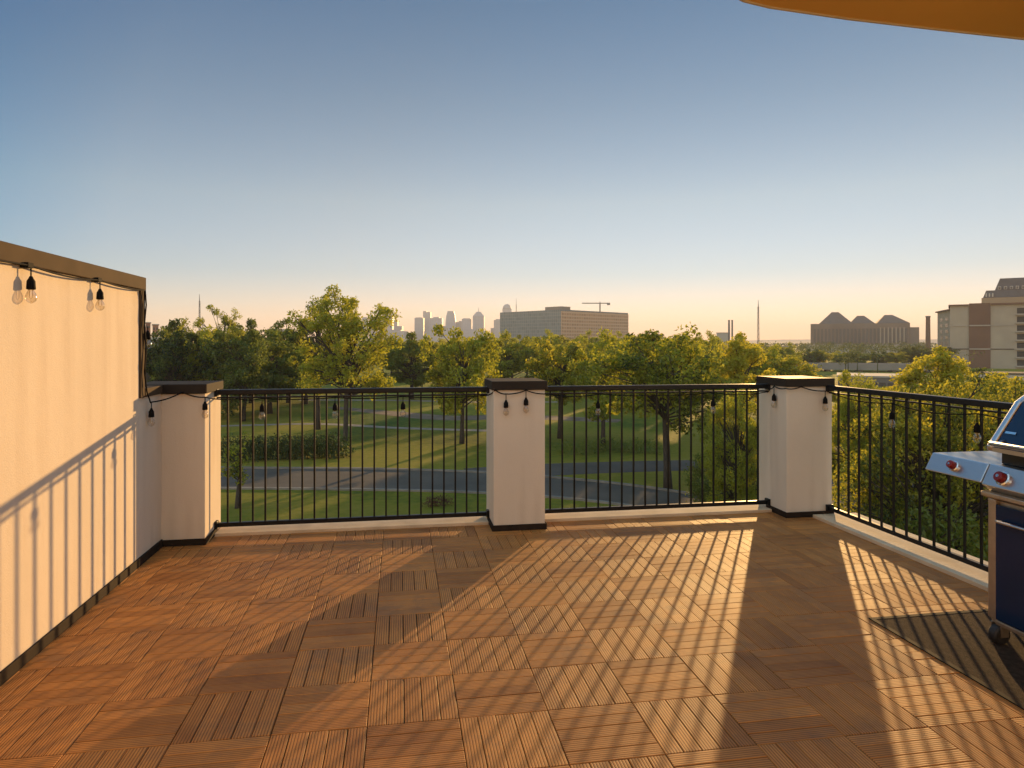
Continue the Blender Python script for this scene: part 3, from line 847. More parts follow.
place('sparse', 345, 76, 300, 13, 'tallest park tree, its olive crown rising above all others left of the skyline')
place('sparse2', 318, 86, 304, 8, 'slim open-crowned tree just left of the tallest park tree')
place('oak2', 462, 74, 331, 9.5, 'rounded olive tree with leaning trunk beside the middle pillar, under the skyline towers')
place('forked', 668, 51, 341, 11, 'broad tree with dark forked trunk seen through the second railing near the road bend')
place('oak', 603, 70, 341, 8.5, 'olive tree with dark trunk on the lawn right of the middle pillar')
place('elm', 560, 78, 338, 8.5, 'yellow-green tree directly right of the middle pillar, under the big office block')
place('elm2', 742, 72, 343, 8.5, 'bright yellow-green tree just left of the corner pillar')
place('sparse2', 225, 112, 313, 8, 'loose spreading treetop standing above the dark left wood near the radio mast')
place('elm', 790, 108, 356, 9, 'bright rounded tree right behind the corner pillar cap')
place('near', 935, 27, 392, 7.6, 'large leafy tree close behind the right railing and the grill shelf', base=0)
place('near', 1015, 30, 396, 7.0, 'leafy tree behind the grill lid at the right edge of the view')
place('elm2', 940, 62, 357, 9.5, 'yellow-green tree in front of the long grey block at the right')
place('elm', 1012, 50, 374, 6.5, 'small yellow tree below the balconies at the far right')
place('near2', 858, 44, 383, 4.6, 'olive tree just right of the corner pillar below the flat roofs')
place('dark2', 982, 92, 374, 8.5, 'dark round tree before the low white wall at the right')
place('dark', 852, 66, 412, 6, 'dark shrubby tree beyond the side road, right of the corner pillar')
place('near2', 738, 38, 402, 4.6, 'dense bushy tree behind the second railing beside the corner pillar')
place('bush', 712, 45, 458, 3.6, 'dark low bush left of the dense bushy tree, below the second railing', name='bush', cat='bush')
place('bush', 880, 30, 505, 4.0, 'low dark bush on the verge behind the right railing, nearest the corner pillar', name='bush', cat='bush')
place('bush', 925, 24, 520, 5.0, 'low dark bush behind the right railing, under the grill shelf', name='bush', cat='bush')
place('young', 237, 45, 432, 2.0, 'slender young tree in the front lawn beside the left pillar', name='young_tree', cat='tree')
place('dark2', 412, 132, 339, 12, 'dark green tree filling the gap between the tallest park tree and the leaning-trunk tree')
place('oak', 512, 128, 338, 11, 'olive tree rising directly behind the cap of the middle pillar')
place('oak2', 640, 118, 337, 11, 'olive tree whose top meets the right corner of the large office block')
r2 = random.Random(42)
def mass(n, x0, x1, d0, d1, t0, t1, keys, label, group, w0=7, w1=11):
    for k in range(n):
        px = x0 + (x1 - x0) * (k + r2.uniform(.1, .9)) / n
        d = r2.uniform(d0, d1)
        place(r2.choice(keys), px, d, r2.uniform(t0, t1), r2.uniform(w0, w1), label, group)
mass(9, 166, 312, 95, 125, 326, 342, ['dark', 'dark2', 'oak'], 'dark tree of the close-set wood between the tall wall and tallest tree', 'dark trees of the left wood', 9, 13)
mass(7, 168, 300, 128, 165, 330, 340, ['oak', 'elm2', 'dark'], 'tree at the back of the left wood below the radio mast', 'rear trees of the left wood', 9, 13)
mass(7, 370, 500, 215, 260, 336, 344, ['oak', 'oak2', 'elm'], 'olive tree in the row below the downtown skyline', 'trees below the downtown skyline', 9, 13)
mass(6, 385, 505, 162, 200, 338, 347, ['oak', 'oak2', 'elm'], 'olive park tree standing free on the lawn below the downtown skyline', 'lawn trees below the downtown skyline', 8, 11)
mass(8, 525, 765, 140, 178, 336, 344, ['oak', 'elm2', 'oak2'], 'olive tree of the middle row between front lawn trees and the large office block', 'middle row below the large office block', 9, 12)
mass(14, 505, 720, 195, 260, 334, 343, ['oak', 'elm', 'elm2', 'oak2'], 'yellow-olive tree in the thick row below the large office block', 'trees below the large office block', 9, 13)
mass(6, 625, 775, 100, 122, 342, 352, ['elm', 'elm2', 'oak'], 'yellow-green tree of the front row beyond the second railing', 'front row beyond the second railing', 8, 11)
mass(6, 690, 830, 190, 280, 345, 352, ['dark', 'oak', 'dark2'], 'dark tree before the low beige block left of the gabled building', 'trees left of the gabled building', 8, 12)
mass(9, 800, 950, 285, 340, 347, 353, ['oak', 'dark', 'elm', 'dark2'], 'small rounded tree in the row at the foot of the gabled building', 'trees at the foot of the gabled building', 9, 14)
mass(5, 832, 905, 105, 135, 384, 392, ['elm', 'oak', 'elm2'], 'low yellow-green tree before the flat warehouse roof', 'low trees before the warehouse', 6, 8)
mass(4, 840, 930, 62, 78, 400, 415, ['elm', 'oak'], 'low tree seen through the right railing beyond the side road', 'low trees beyond the side road', 5, 7)

# hedge in the shade beyond the road on the left
def leafy_mass(name, pts, rad, n, size, leafm, seed, **kw):
    r = random.Random(seed); b = MB()
    for p in pts: leaves(b, p, rad * r.uniform(.8, 1.2), n, size, r, .9)
    return b.build(name, M[leafm], **kw)
hp = []
for k in range(60):
    t = k / 59; p = gnd(225 + 118 * t, 461 - 4 * t)
    for z in (.5, 1.4): hp.append(p + Vector((rnd.uniform(-.4, .4), rnd.uniform(-.6, .6), z)))
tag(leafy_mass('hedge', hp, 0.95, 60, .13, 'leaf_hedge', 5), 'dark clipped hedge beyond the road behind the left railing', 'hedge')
rp = [gnd(428 + 3.2 * k, 506) + Vector((0, rnd.uniform(-.3, .3), .3)) for k in range(7)]
tag(leafy_mass('shrub', rp, .42, 70, .07, 'leaf_red', 6), 'low russet shrub in the front lawn left of the middle pillar', 'shrub')
sp = []
for k in range(40):
    t = k / 39; p = gnd(560 + 100 * t, 452 + 2 * math.sin(t * 9))
    sp.append(p + Vector((rnd.uniform(-.5, .5), rnd.uniform(-1, 1), rnd.uniform(.3, .9))))
tag(leafy_mass('shrubbery', sp, .8, 40, .12, 'leaf_dark', 8), 'low dark planting strip beyond the side road, right of the middle pillar', 'shrubs')

# far wood, one mass to the horizon
def far_wood():
    r = random.Random(99); b = MB()
    n = 0
    while n < 2300:
        d = 230 * (2600 / 230) ** r.random()
        px = r.uniform(-260, 1300)
        p = flat(px, d, GZ)
        if 300 < d < 520 and 930 < px < 1100: continue
        if 235 < d < 300 and px > 790: continue
        n += 1
        h = r.uniform(8.5, 12.5); w_ = r.uniform(4.5, 7.5)
        sz = max(.42, d * .0011)
        for _ in range(5):
            c = p + Vector((r.uniform(-.5, .5) * w_, r.uniform(-.5, .5) * w_, h - r.uniform(1.5, 5)))
            leaves(b, c, w_ * .42, 16 if d < 700 else 8, sz, r, .8)
        b.tube([p, p + Vector((0, 0, h * .6))], [.25, .1], 4, False)
    o = b.build('distant_woods', M['leaf_far']); o['kind'] = 'stuff'
    o['label'] = 'hazy woods stretching to the horizon behind the park trees'; o['category'] = 'woods'
far_wood()

# hills on the horizon
hb = MB()
r3 = random.Random(5)
prev = None
for layer, (d, hh) in enumerate(((4600, 42), (5600, 62))):
    ps = []
    for k in range(81):
        px = -500 + 2100 * k / 80
        z = HC + hh * (.35 + .4 * math.sin(k * .21 + layer * 2) + .22 * math.sin(k * .53 + layer) + .08 * r3.random()) * (0.4 + .6 * (px > 500))
        ps.append((flat(px, d), max(z, GZ + 8)))
    for (a, za), (c_, zc) in zip(ps, ps[1:]):
        back = 400
        a2 = a + (a - Vector((0, 0, 0))).normalized() * back; c2 = c_ + c_.normalized() * back
        hb.face([(a.x, a.y, GZ), (c_.x, c_.y, GZ), (c2.x, c2.y, zc), (a2.x, a2.y, za)])
        a3 = a + a.normalized() * 2 * back; c3 = c_ + c_.normalized() * 2 * back
        hb.face([(a2.x, a2.y, za), (c2.x, c2.y, zc), (c3.x, c3.y, GZ), (a3.x, a3.y, GZ)])
struct(hb.build('hills', mat('hill_scrub', (0.09, 0.09, 0.05), 0.95, .3, .01)))

# ------------------------------------------------------------------ buildings
def square_to(px0, d0, px1):
    """ends of a facade that starts at px0 and stands square to the sight line there"""
    a = flat(px0, d0, 0)
    u = Vector((a.y, -a.x, 0)).normalized()
    q = flat(px1, 1, 0)
    k = (a.x * q.y - a.y * q.x) / (q.x * u.y - q.y * u.x) if abs(q.x * u.y - q.y * u.x) > 1e-9 else 0
    return a, a + u * k

def frame_mtx(origin, target):
    """local x from origin towards target, y away from the camera"""
    u = Vector((target.x - origin.x, target.y - origin.y, 0)).normalized()
    return Matrix(((u.x, -u.y, 0, origin.x), (u.y, u.x, 0, origin.y), (0, 0, 1, 0), (0, 0, 0, 1)))

glassy = facade_mat('grey_glass_wall', (0.27, 0.26, 0.23), (0.13, 0.145, 0.145), 3.0, 3.6, .22, .35)
tanwall = facade_mat('tan_panel_wall', (0.60, 0.37, 0.215), (0.36, 0.205, 0.12), 4.0, 3.6, .5, .5)
# large office block
c0, cl_, cr_ = flat(561, 700, 0), flat(500, 770, 0), flat(628, 782, 0)
zt = HC + (HY - 309.5) / F * 700
off = thing('office_building', 'large slab-like office block with grey glass left face and tan right face above the trees', 'building', (c0.x, c0.y, GZ))
b4 = cl_ + (cr_ - c0)
poly = [(c0.x, c0.y), (cr_.x, cr_.y), (b4.x, b4.y), (cl_.x, cl_.y)]
MB().prism(poly, GZ, zt).build('glass_wall', glassy, off, uvs=True)
u = (cr_ - c0).normalized(); nrm2 = Vector((u.y, -u.x, 0))
a, c2 = c0 + nrm2 * .6, cr_ + nrm2 * .6
MB().prism([(a.x, a.y), (c2.x, c2.y), (cr_.x + nrm2.x * .05, cr_.y + nrm2.y * .05), (c0.x + nrm2.x * .05, c0.y + nrm2.y * .05)], GZ, zt - 1.5).build('tan_wall', tanwall, off, uvs=True)
ul_ = (cl_ - c0).normalized(); nl = Vector((-ul_.y, ul_.x, 0))
for k in range(11):
    z = zt - 3.5 - k * 3.6
    pa, pb = c0 + u * 1.5 + nrm2 * .65, cr_ - u * 1 + nrm2 * .65
    MB().prism([(pa.x, pa.y), (pb.x, pb.y), (pb.x - nrm2.x * -.35, pb.y - nrm2.y * -.35), (pa.x - nrm2.x * -.35, pa.y - nrm2.y * -.35)][::1], z, z + .9).build('floor_band', mat('band%d' % k, (.60, .42, .28), .7) if k == 0 else bpy.data.materials['band0'], off)
pa = c0 + u * 1; pb = c0 + ul_ * 22
pen = [(c0 + u * 14), (c0 + u * 14 + ul_ * 22), (c0 + ul_ * 22), (c0 + ul_ * .8 + u * .8)]
MB().prism([(p.x, p.y) for p in ([c0 + ul_ * 1 + u * 1, c0 + u * 16 + ul_ * 1, c0 + u * 16 + ul_ * 24, c0 + ul_ * 24 + u * 1])], zt, zt + 3.4).build('roof_plant_room', mat('roof_plant', (.27, .22, .18), .8), off)
MB().prism([(p.x, p.y) for p in ([c0 + ul_ * 30 + u * 30, c0 + u * 80 + ul_ * 30, c0 + u * 80 + ul_ * 60, c0 + ul_ * 60 + u * 30])], zt, zt + 2.0).build('roof_plant_room', bpy.data.materials['roof_plant'], off)

# tower crane behind it
ct = thing('tower_crane', 'tiny tower crane standing behind the large office block', 'crane', flat(600, 950, GZ))
zc = HC + (HY - 303) / F * 950
cb_ = flat(600, 950, 0); mk = mat('crane_paint', (.20, .19, .17), .6)
MB().box(cb_.x - .8, cb_.x + .8, cb_.y - .8, cb_.y + .8, GZ, zc).build('mast', mk, ct)
a, c2 = flat(582, 950, 0), flat(610, 950, 0)
MB().tube([(a.x, a.y, zc - .3), (c2.x, c2.y, zc - .3)], .7, 4).build('jib', mk, ct)
MB().tube([(cb_.x, cb_.y, zc - 1), (cb_.x, cb_.y, zc + 2.2)], [.9, .3], 4).build('apex', mk, ct)
c3 = flat(608.5, 950, 0)
MB().box(c3.x - 2, c3.x + 2, c3.y - 1, c3.y + 1, zc - 3, zc - .5).build('counterweight', mk, ct)

# downtown
tw = facade_mat('tower_wall', (0.20, 0.235, 0.28), (0.12, 0.145, 0.18), 7, 6, 1.6, .5)
DT = 3000
def tower(label, x0, x1, top, parts, dd=0):
    d = DT + dd
    a, c_ = flat(x0, d, 0), flat(x1, d, 0)
    t = thing('skyscraper', label, 'skyscraper', ((a.x + c_.x) / 2, (a.y + c_.y) / 2, GZ), 'hazy downtown towers')
    m = frame_mtx(a, c_); W = (c_ - a).length
    zz = lambda y: HC + (HY - y) / F * d
    MB().box(0, W, 0, W * .9, GZ, zz(top), m).build('tower_body', tw, t, uvs=True)
    for p in parts:
        if p[0] == 'box':
            _, u0, u1, y1_, y0_ = p
            MB().box(W * u0, W * u1, W * .1, W * .8, zz(y0_) + .1, zz(y1_), m).build('upper_storeys', tw, t, uvs=True)
        elif p[0] == 'cone':
            _, u0, u1, y1_, y0_, f1 = p
            cx_, ww = W * (u0 + u1) / 2, W * (u1 - u0) / 2
            b = MB(); lo = []; hi = []
            for q in ((-1, -1), (1, -1), (1, 1), (-1, 1)):
                lo.append(m @ Vector((cx_ + q[0] * ww, W * .45 + q[1] * ww * .9, zz(y0_) + .1)))
                hi.append(m @ Vector((cx_ + q[0] * ww * f1, W * .45 + q[1] * ww * .9 * f1, zz(y1_))))
            b.v = [tuple(v) for v in lo + hi]
            b.f = [(3, 2, 1, 0), (4, 5, 6, 7)] + [(k, (k + 1) % 4, 4 + (k + 1) % 4, 4 + k) for k in range(4)]; b.uv = [None] * 6
            b.build('tower_crown', tw, t)
        elif p[0] == 'dome':
            _, u0, u1, y1_, y0_ = p
            cx_, ww = W * (u0 + u1) / 2, W * (u1 - u0) / 2
            hgt = zz(y1_) - zz(y0_)
            path = [m @ Vector((cx_, W * .45, zz(y0_) + hgt * math.sin(k / 6 * math.pi / 2))) for k in range(7)]
            MB().tube(path, [max(.3, ww * math.cos(k / 6 * math.pi / 2)) for k in range(7)], 14).build('dome', tw, t, smooth=True)
        elif p[0] == 'spire':
            _, uu, y1_, y0_ = p
            MB().tube([m @ Vector((W * uu, W * .45, zz(y0_) - 1)), m @ Vector((W * uu, W * .45, zz(y1_)))], [1.6, .7], 4).build('spire', tw, t)
tower('pale slim tower at the left end of the skyline behind the tallest park tree', 362, 367, 317, [])
tower('pale square tower second from the left end of the skyline', 369, 377, 321, [('box', .2, .8, 316, 321)], 60)
tower('rounded-top tower left of the wide flat-topped skyline group', 383, 392.3, 315, [('cone', .05, .95, 311.5, 315, .55), ('spire', .5, 309.5, 311.5)])
tower('low block tucked against the left rounded-top tower', 379.5, 383.5, 324, [], 80)
tower('stepped low block right of the left rounded-top tower', 392.5, 402, 326, [('box', .1, .5, 320, 326)], 120)
tower('wide flat-topped tower on the left of the skyline group of three', 414.5, 423.4, 318, [('box', .1, .9, 317.4, 318)])
tower('tallest slab in the middle of the skyline group of three', 423, 430.4, 312, [('box', 0.0, .45, 311, 312)], 90)
tower('wide flat-topped tower on the right of the skyline group of three', 430, 442, 318, [('box', .25, .75, 317, 318)])
tower('low filler block between the skyline group and the curved tower', 441, 447, 326, [('box', .2, .7, 326, 328)], 120)
tower('curved tapering tower in the middle of the skyline', 445.5, 455.5, 322, [('cone', .0, 1, 315.5, 322, .84), ('cone', .08, .92, 311, 315.5, .72)])
tower('low step-roofed block right of the curved tapering tower', 455, 462.5, 322, [('box', .5, .95, 321, 322)], 60)
tower('square flat-roofed tower left of the pointed tower', 461.8, 471, 319, [('box', .1, .9, 318.3, 319)])
tower('pointed-roof tower with thin spire in the skyline', 472.8, 484, 316, [('cone', 0, 1, 311.6, 316, .35), ('spire', .5, 307.5, 311.6)])
tower('low sloping block left of the large office block', 488.5, 493.8, 334, [('box', .4, 1, 328, 334)], 60)
tower('low wide block at the foot of the middle of the skyline', 424, 458, 331.5, [('box', .1, .35, 330, 331.5), ('box', .55, .7, 330.4, 331.5)], -150)
tower('low wide block below the pointed tower of the skyline', 458, 486, 330.5, [('box', .2, .5, 329, 330.5)], -120)
tower('low wide block at the foot of the left rounded-top tower', 374, 404, 331, [('box', .55, .8, 329.5, 331)], -140)
tower('flat-topped tower partly hidden by the left edge of the large office block', 493.8, 503, 320, [('box', .2, .7, 319, 320)])
tower('domed tower rising over the left end of the large office block', 502.3, 511.6, 312, [('cone', 0, 1, 309, 312, .98), ('dome', .02, .98, 303.8, 309)], 100)

# masts and chimneys
mm = mat('mast_steel', (.11, .10, .10), .6)
def mast(label, px, d, top, r0, name='radio_mast', cat='mast', lattice=True, group=None):
    p = flat(px, d, 0); z1 = HC + (HY - top) / F * d
    t = thing(name, label, cat, (p.x, p.y, GZ), group)
    b = MB()
    if lattice:
        s_ = r0 = r0 * .75
        n = 26
        for q in range(3):
            an = q * 2.094
            b.tube([(p.x + math.cos(an) * s_, p.y + math.sin(an) * s_, GZ), (p.x + math.cos(an) * s_ * .5, p.y + math.sin(an) * s_ * .5, z1 - (z1 - GZ) * .12)], s_ * .22, 4)
        for k in range(n):
            za, zb_ = GZ + (z1 - GZ) * .88 * k / n, GZ + (z1 - GZ) * .88 * (k + 1) / n
            sa = s_ * (1 - .5 * k / n)
            an, a2 = (k % 3) * 2.094, ((k + 1) % 3) * 2.094
            b.tube([(p.x + math.cos(an) * sa, p.y + math.sin(an) * sa, za), (p.x + math.cos(a2) * sa, p.y + math.sin(a2) * sa, zb_)], s_ * .14, 4)
        b.build('lattice', mm, t)
        MB().tube([(p.x, p.y, z1 - (z1 - GZ) * .13), (p.x, p.y, z1)], [s_ * .4, s_ * .15], 5).build('antenna', mm, t)
    else:
        b.tube([(p.x, p.y, GZ), (p.x, p.y, z1 - .8)], [r0 * 1.15, r0 * .9], 14)
        b.build('stack', mm if cat != 'chimney' else mat('sooty_brick', (.17, .10, .07), .9), t, smooth=False)
        MB().tube([(p.x, p.y, z1 - .79), (p.x, p.y, z1)], r0 * 1.05, 14).build('rim', mm, t)
    return t
mast('thin lattice radio mast above the dark left wood', 199.5, 600, 294, 1.3)
mast('short thin mast just right of the left radio mast', 202.6, 620, 316, .7)
mast('tall lattice radio mast between the office block and the gabled building', 758.3, 560, 300, 1.3)
mast('thin mast rising beside the dome of the skyline tower', 516.2, 1200, 298.5, 1.3)
mast('left one of two slim smoke stacks right of the office block', 729, 620, 320, .9, 'smoke_stack', 'smoke stack', False)
mast('right one of two slim smoke stacks right of the office block', 732.2, 640, 320, .8, 'smoke_stack', 'smoke stack', False)
mast('brown brick chimney left of the long grey block at the right', 928, 420, 316, 1.35, 'brick_chimney', 'chimney', False)

# gabled building
def zat(y, d): return HC + (HY - y) / F * d
gd = 800
ga, gb = square_to(810.6, gd, 919.5)
gm_ = frame_mtx(ga, gb); GWd = (gb - ga).length
gt = thing('gabled_building', 'long brown building with three stepped pyramid roofs on the right horizon', 'building', ((ga.x + gb.x) / 2, ga.y, GZ))
U = lambda px: (square_to(810.6, gd, px)[1] - ga).length
gw = mat('brown_masonry', (.17, .125, .095), .9, .15, .05)
gwin = mat('dark_window', (.05, .045, .042), .3, .1, .1)
MB().box(0, U(910), 0, 45, GZ, zat(324, gd), gm_).build('wall', gw, gt)
MB().box(U(910) + .1, GWd, 2, 43, GZ, zat(328, gd), gm_).build('side_wing', gw, gt)
for (x0, x1, t0, t1, yt, y0_) in ((819, 853, 832, 839, 312, 323.9), (849.5, 875, 858, 865, 316, 323.9), (877, 910, 886, 894, 315.6, 323.9)):
    lo = [gm_ @ Vector((U(x0) + .05, .2, zat(y0_, gd))), gm_ @ Vector((U(x1), .2, zat(y0_, gd))), gm_ @ Vector((U(x1), 40, zat(y0_, gd))), gm_ @ Vector((U(x0) + .05, 40, zat(y0_, gd)))]
    hi = [gm_ @ Vector((U(t0), 16, zat(yt, gd))), gm_ @ Vector((U(t1), 16, zat(yt, gd))), gm_ @ Vector((U(t1), 24, zat(yt, gd))), gm_ @ Vector((U(t0), 24, zat(yt, gd)))]
    b = MB(); b.v = [tuple(v) for v in lo + hi]
    b.f = [(3, 2, 1, 0), (4, 5, 6, 7)] + [(k, (k + 1) % 4, 4 + (k + 1) % 4, 4 + k) for k in range(4)]; b.uv = [None] * 6
    b.build('roof', mat('gable_roof', (.12, .095, .08), .9) if 'gable_roof' not in bpy.data.materials else bpy.data.materials['gable_roof'], gt)
gp = mat('pale_pilaster', (.34, .27, .20), .9)
for k in range(26):
    x = U(813) + (U(908) - U(813)) * k / 25
    MB().box(x - .55, x + .55, -.8, -.02, zat(344, gd), zat(328, gd), gm_).build('pilaster', gp if 18 <= k <= 24 else gw, gt)
    if k < 25:
        MB().box(x + .8, x + (U(908) - U(813)) / 25 - .8, -.25, -.03, zat(343, gd), zat(329, gd), gm_).build('window', gwin, gt)

# long grey block at the right with balconies
rd = 300
ra_, rb_ = square_to(950, rd, 1100)
rm = frame_mtx(ra_, rb_); 
UU = lambda px: (square_to(950, rd, px)[1] - ra_).length
rt = thing('parking_building', 'long grey-beige block with brown centre strip and balconies at the right edge', 'building', (ra_.x, ra_.y, GZ))
gwall = mat('grey_render', (.37, .305, .225), .9, .12, .15)
bwall = mat('brown_render', (.16, .088, .055), .9, .12, .15)
slab = mat('slab_edge', (.36, .31, .25), .85, .1, .2)
dk = mat('balcony_recess', (.05, .042, .036), .8)
z304, z368 = zat(306, rd), GZ
MB().box(0, UU(1100), 0, 30, GZ, zat(306, rd), rm).build('wall', gwall, rt)
MB().box(UU(969), UU(990.5), -.5, -.02, GZ, zat(304, rd), rm).build('brown_strip', bwall, rt)
MB().box(-.6, UU(969) - .05, -.9, 30, zat(306, rd) + .02, zat(304.8, rd), rm).build('eave', bwall, rt)
MB().box(UU(990.5) + .05, UU(1100), -.9, 30, zat(306, rd) + .02, zat(304.3, rd), rm).build('eave', bwall, rt)
for y in (325.5, 348.5):
    MB().box(-.1, UU(1014), -.62 if y > 400 else -.25, -.01, zat(y + .8, rd), zat(y, rd), rm).build('string_course', slab if y < 340 else dk, rt)
    MB().box(UU(969) + .1, UU(990.4), -.8, -.52, zat(y + 1.0, rd), zat(y - .2, rd), rm).build('string_course', slab, rt)
for k in range(7):
    y = 308 + k * 8.3
    for x0 in (1017, 1031, 1045, 1059):
        MB().box(UU(x0), UU(x0 + 10), -.06, -.012, zat(y + 6.8, rd), zat(y + 1.4, rd), rm).build('balcony_opening', dk, rt)
    MB().box(UU(1016), UU(1075), -1.5, -.07, zat(y + 8.3, rd), zat(y + 7.3, rd), rm).build('balcony', slab, rt)
# left lower wing with windows, set back at an angle
wa = flat(937.5, rd + 30, 0)
wm = frame_mtx(wa, flat(950, rd + 6, 0)); WL = (flat(950, rd + 6, 0) - wa).length
b = MB().box(0, WL + 4, 0, 25, GZ, zat(312, rd + 20), wm); b.build('side_wing', gwall, rt)
MB().box(-.8, WL + 4, -.8, 25, zat(312, rd + 20) + .02, zat(310.6, rd + 20), wm).build('eave', bwall, rt)
for i in range(2):
    for j in range(5):
        x = WL * (.22 + .42 * i); z = zat(318 + j * 6, rd + 20)
        wn = MB().box(x, x + WL * .22, -.08, -.012, z - 1.6, z, wm).build('window', gwin, rt)
# tan block and dark mansard block behind
td = 420
ta, tb_ = square_to(981.5, td, 1120)
tm_ = frame_mtx(ta, tb_); TU = lambda px: (square_to(981.5, td, px)[1] - ta).length
t2 = thing('mansard_building', 'taller dark mansard-roofed block rising behind the grey block at the right edge', 'building', (ta.x, ta.y, GZ))
MB().box(0, TU(1120), 0, 40, GZ, zat(298, td), tm_).build('wall', mat('tan_render', (.30, .21, .13), .9, .1, .1), t2)
def mansard(x0, x1, y0, y1, inset, yy0, yy1, nm='roof'):
    lo = [tm_ @ Vector((TU(x0), yy0, zat(y0, td))), tm_ @ Vector((TU(x1), yy0, zat(y0, td))), tm_ @ Vector((TU(x1), yy1, zat(y0, td))), tm_ @ Vector((TU(x0), yy1, zat(y0, td)))]
    hi = [tm_ @ Vector((TU(x0) + inset, yy0 + inset, zat(y1, td))), tm_ @ Vector((TU(x1) - inset, yy0 + inset, zat(y1, td))), tm_ @ Vector((TU(x1) - inset, yy1 - inset, zat(y1, td))), tm_ @ Vector((TU(x0) + inset, yy1 - inset, zat(y1, td)))]
    b = MB(); b.v = [tuple(v) for v in lo + hi]
    b.f = [(3, 2, 1, 0), (4, 5, 6, 7)] + [(k, (k + 1) % 4, 4 + (k + 1) % 4, 4 + k) for k in range(4)]; b.uv = [None] * 6
    mn = bpy.data.materials.get('slate') or mat('slate', (.085, .070, .065), .7, .2, .3)
    return b.build(nm, mn, t2)
mansard(983, 1120, 297.8, 290.5, 1.6, 1, 38)
mansard(995, 1120, 290.3, 278.5, 2.6, 4, 36)
for k in range(9):
    x = 998 + k * 6
    MB().box(TU(x), TU(x + 3.2), 3.3, 6.5, zat(289.8, td), zat(286.8, td), tm_).build('dormer_window', mat('dormer_pale', (.42, .38, .33), .6) if k == 0 else bpy.data.materials['dormer_pale'], t2)
    MB().box(TU(x + .5), TU(x + 2.7), 3.22, 3.29, zat(289.5, td), zat(287.3, td), tm_).build('dormer_glass', gwin, t2)
for k in range(3):
    x = 985.5 + k * 3.2
    MB().box(TU(x), TU(x + 1.6), .8, 3.4, zat(297.0, td), zat(293.5, td), tm_).build('dormer_window', bpy.data.materials['dormer_pale'], t2)

# low blocks
def block(name, label, px0, px1, d, top, depth, wm, roofm=None, base=None, windows=None, group=None, cat='building'):
    a, c_ = square_to(px0, d, px1)
    m = frame_mtx(a, c_); W = (c_ - a).length
    t = thing(name, label, cat, ((a.x + c_.x) / 2, (a.y + c_.y) / 2, GZ), group)
    z1 = zat(top, d)
    MB().box(0, W, 0, depth, GZ, z1, m).build('wall', wm, t)
    MB().box(-.3, W + .3, -.3, depth + .3, z1 + .01, z1 + .45, m).build('roof', roofm or M['concrete'], t)
    if windows:
        nx, nz, ww, wh = windows
        for j in range(nz):
            for i in range(nx):
                x = W * (i + .5) / nx; z = z1 - 1.2 - j * 3.4
                MB().box(x - ww / 2, x + ww / 2, -.07, -.012, z - wh, z, m).build('window', gwin, t)
    return t
block('house', 'grey house with pale roof edge just behind the end of the tall left wall', 128, 159, 100, 340, 10, mat('grey_siding', (.22, .20, .18), .9), M['trim'], windows=(3, 2, 1.5, 1.9))
block('brick_building', 'small red-brick block peeping over the trees at the left', 145.5, 150.5, 330, 323, 12, mat('red_brick', (.30, .13, .08), .9), windows=(2, 2, .7, 1.2))
block('brick_building', 'tan-red brick block right of the smaller red-brick one', 152.5, 158.5, 330, 325, 12, mat('tan_brick', (.34, .17, .10), .9), windows=(2, 2, .7, 1.2))
block('office_block', 'flat grey block on the skyline left of the radio mast', 166, 187, 700, 327.5, 25, mat('grey_wall', (.20, .19, .19), .9), windows=(6, 2, 2, 1.5))
block('office_block', 'faint grey block between the left wood and the tallest tree', 268, 285, 1500, 329, 40, mat('grey_wall_two', (.22, .21, .21), .9))
block('office_block', 'small tan two-step block right of the large office block', 642, 663, 800, 334.5, 25, mat('tan_wall', (.27, .20, .15), .9), windows=(5, 1, 2, 1.6))
block('office_block', 'pale flat block beside the two smoke stacks', 716.5, 728, 560, 333, 18, mat('pale_wall', (.40, .36, .31), .9))
block('office_block', 'low beige block with dark windows behind the corner pillar', 767, 792, 260, 347, 16, mat('beige_wall', (.36, .31, .26), .9), windows=(4, 2, 1.6, 1.4))
block('podium', 'low pale podium at the foot of the gabled building', 806, 925, 700, 345, 30, mat('podium_wall', (.40, .34, .28), .9))
block('warehouse', 'long flat-roofed warehouse with pale roof right of the corner pillar', 838, 912, 175, 377, 18, mat('warehouse_wall', (.17, .15, .14), .9), M['concrete'], windows=(9, 1, 1.4, 1.5))
block('low_shop', 'long low white-walled building in front of the grey block at the right', 958, 1090, 205, 373.5, 12, mat('white_wall', (.50, .45, .38), .9), M['asphalt'], windows=(8, 1, 2.6, 1.5))
block('bungalow', 'small house with pinkish roof seen through the right railing', 866, 884, 88, 418, 7, mat('pink_render', (.42, .30, .24), .9), mat('pink_roof', (.42, .27, .20), .9), windows=(2, 1, 1, 1))
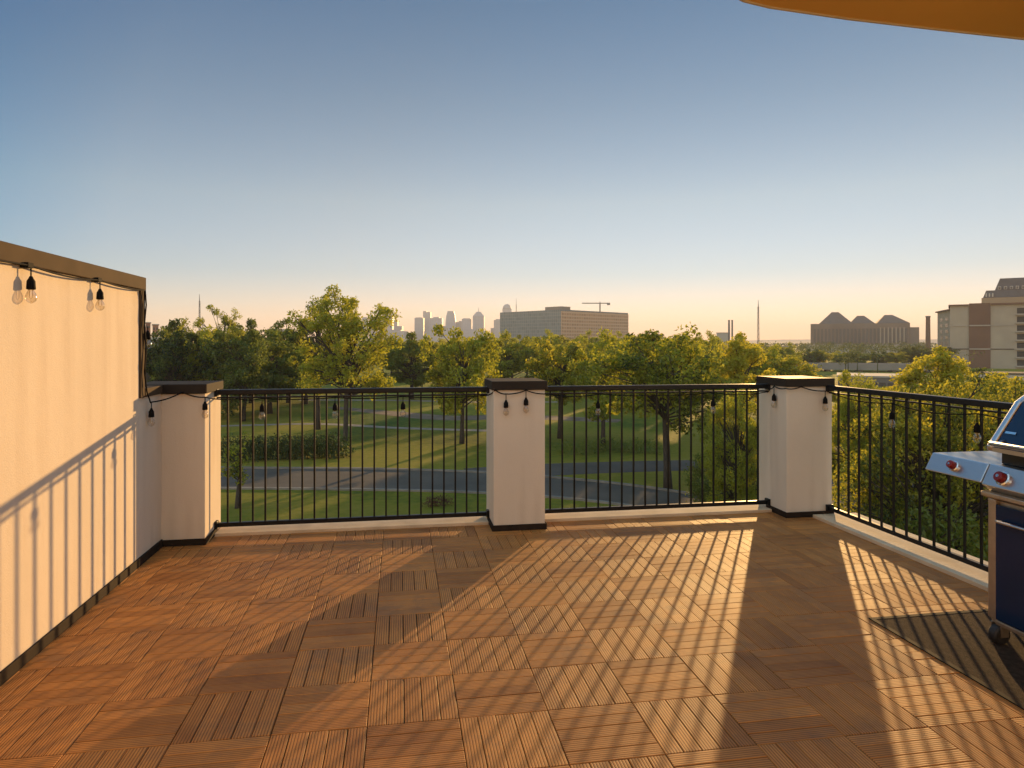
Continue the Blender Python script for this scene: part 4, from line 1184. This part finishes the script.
# overpass
oa, ob = flat(790, 265, 0), flat(940, 250, 0)
om = frame_mtx(oa, ob); OL = (ob - oa).length
ovp = thing('overpass', 'grey concrete road overpass below the gabled building', 'overpass', (oa.x, oa.y, GZ))
zo = zat(366, 258)
MB().box(-20, OL, 0, 11, zo - 1.3, zo, om).build('deck', M['concrete'], ovp)
MB().box(-20, OL, -.3, -.01, zo - 1.5, zo + .9, om).build('parapet', mat('weathered_concrete', (.25, .22, .19), .9, .2, .2), ovp)
MB().box(-20, OL, 11.01, 11.3, zo - 1.5, zo + .9, om).build('parapet', bpy.data.materials['weathered_concrete'], ovp)
for k in range(5):
    x = 2 + k * (OL - 6) / 4
    MB().box(x, x + 1.4, 2, 9, GZ, zo - 1.31, om).build('pier', M['concrete'], ovp)

# street lamps along the road
def lamp(label, px, py, h, name='street_lamp'):
    p = gnd(px, py)
    t = thing(name, label, 'street lamp', p, 'street lamps by the road')
    MB().tube([p, p + Vector((0, 0, h))], [.09, .055], 8).build('pole', mm, t, smooth=True)
    MB().tube([p + Vector((0, 0, h - .05)), p + Vector((.5, -.5, h + .15)), p + Vector((.8, -.8, h + .15))], [.05, .04, .04], 6).build('arm', mm, t, smooth=True)
    MB().box(p.x + .6, p.x + 1.1, p.y - 1.05, p.y - .65, p.z + h + .05, p.z + h + .17).build('lamp_head', M['steel_dull'], t, bevel=.02)

# ------------------------------------------------------------------ haze
HAZE = True
if HAZE:
    hz = MB().box(-7500, 7500, -500, 7500, GZ - 1, 215)
    hm = bpy.data.materials.new('haze'); hm.use_nodes = True
    n, l = hm.node_tree.nodes, hm.node_tree.links
    n.remove(n['Principled BSDF'])
    pv = n.new('ShaderNodeVolumePrincipled')
    pv.inputs['Color'].default_value = (0.96, 0.96, 0.97, 1)
    pv.inputs['Density'].default_value = 0.00016
    pv.inputs['Anisotropy'].default_value = 0.1
    l.new(pv.outputs[0], n['Material Output'].inputs['Volume'])
    o = hz.build('haze', hm); o['kind'] = 'stuff'; o['label'] = 'pale evening haze over the far city'; o['category'] = 'haze'
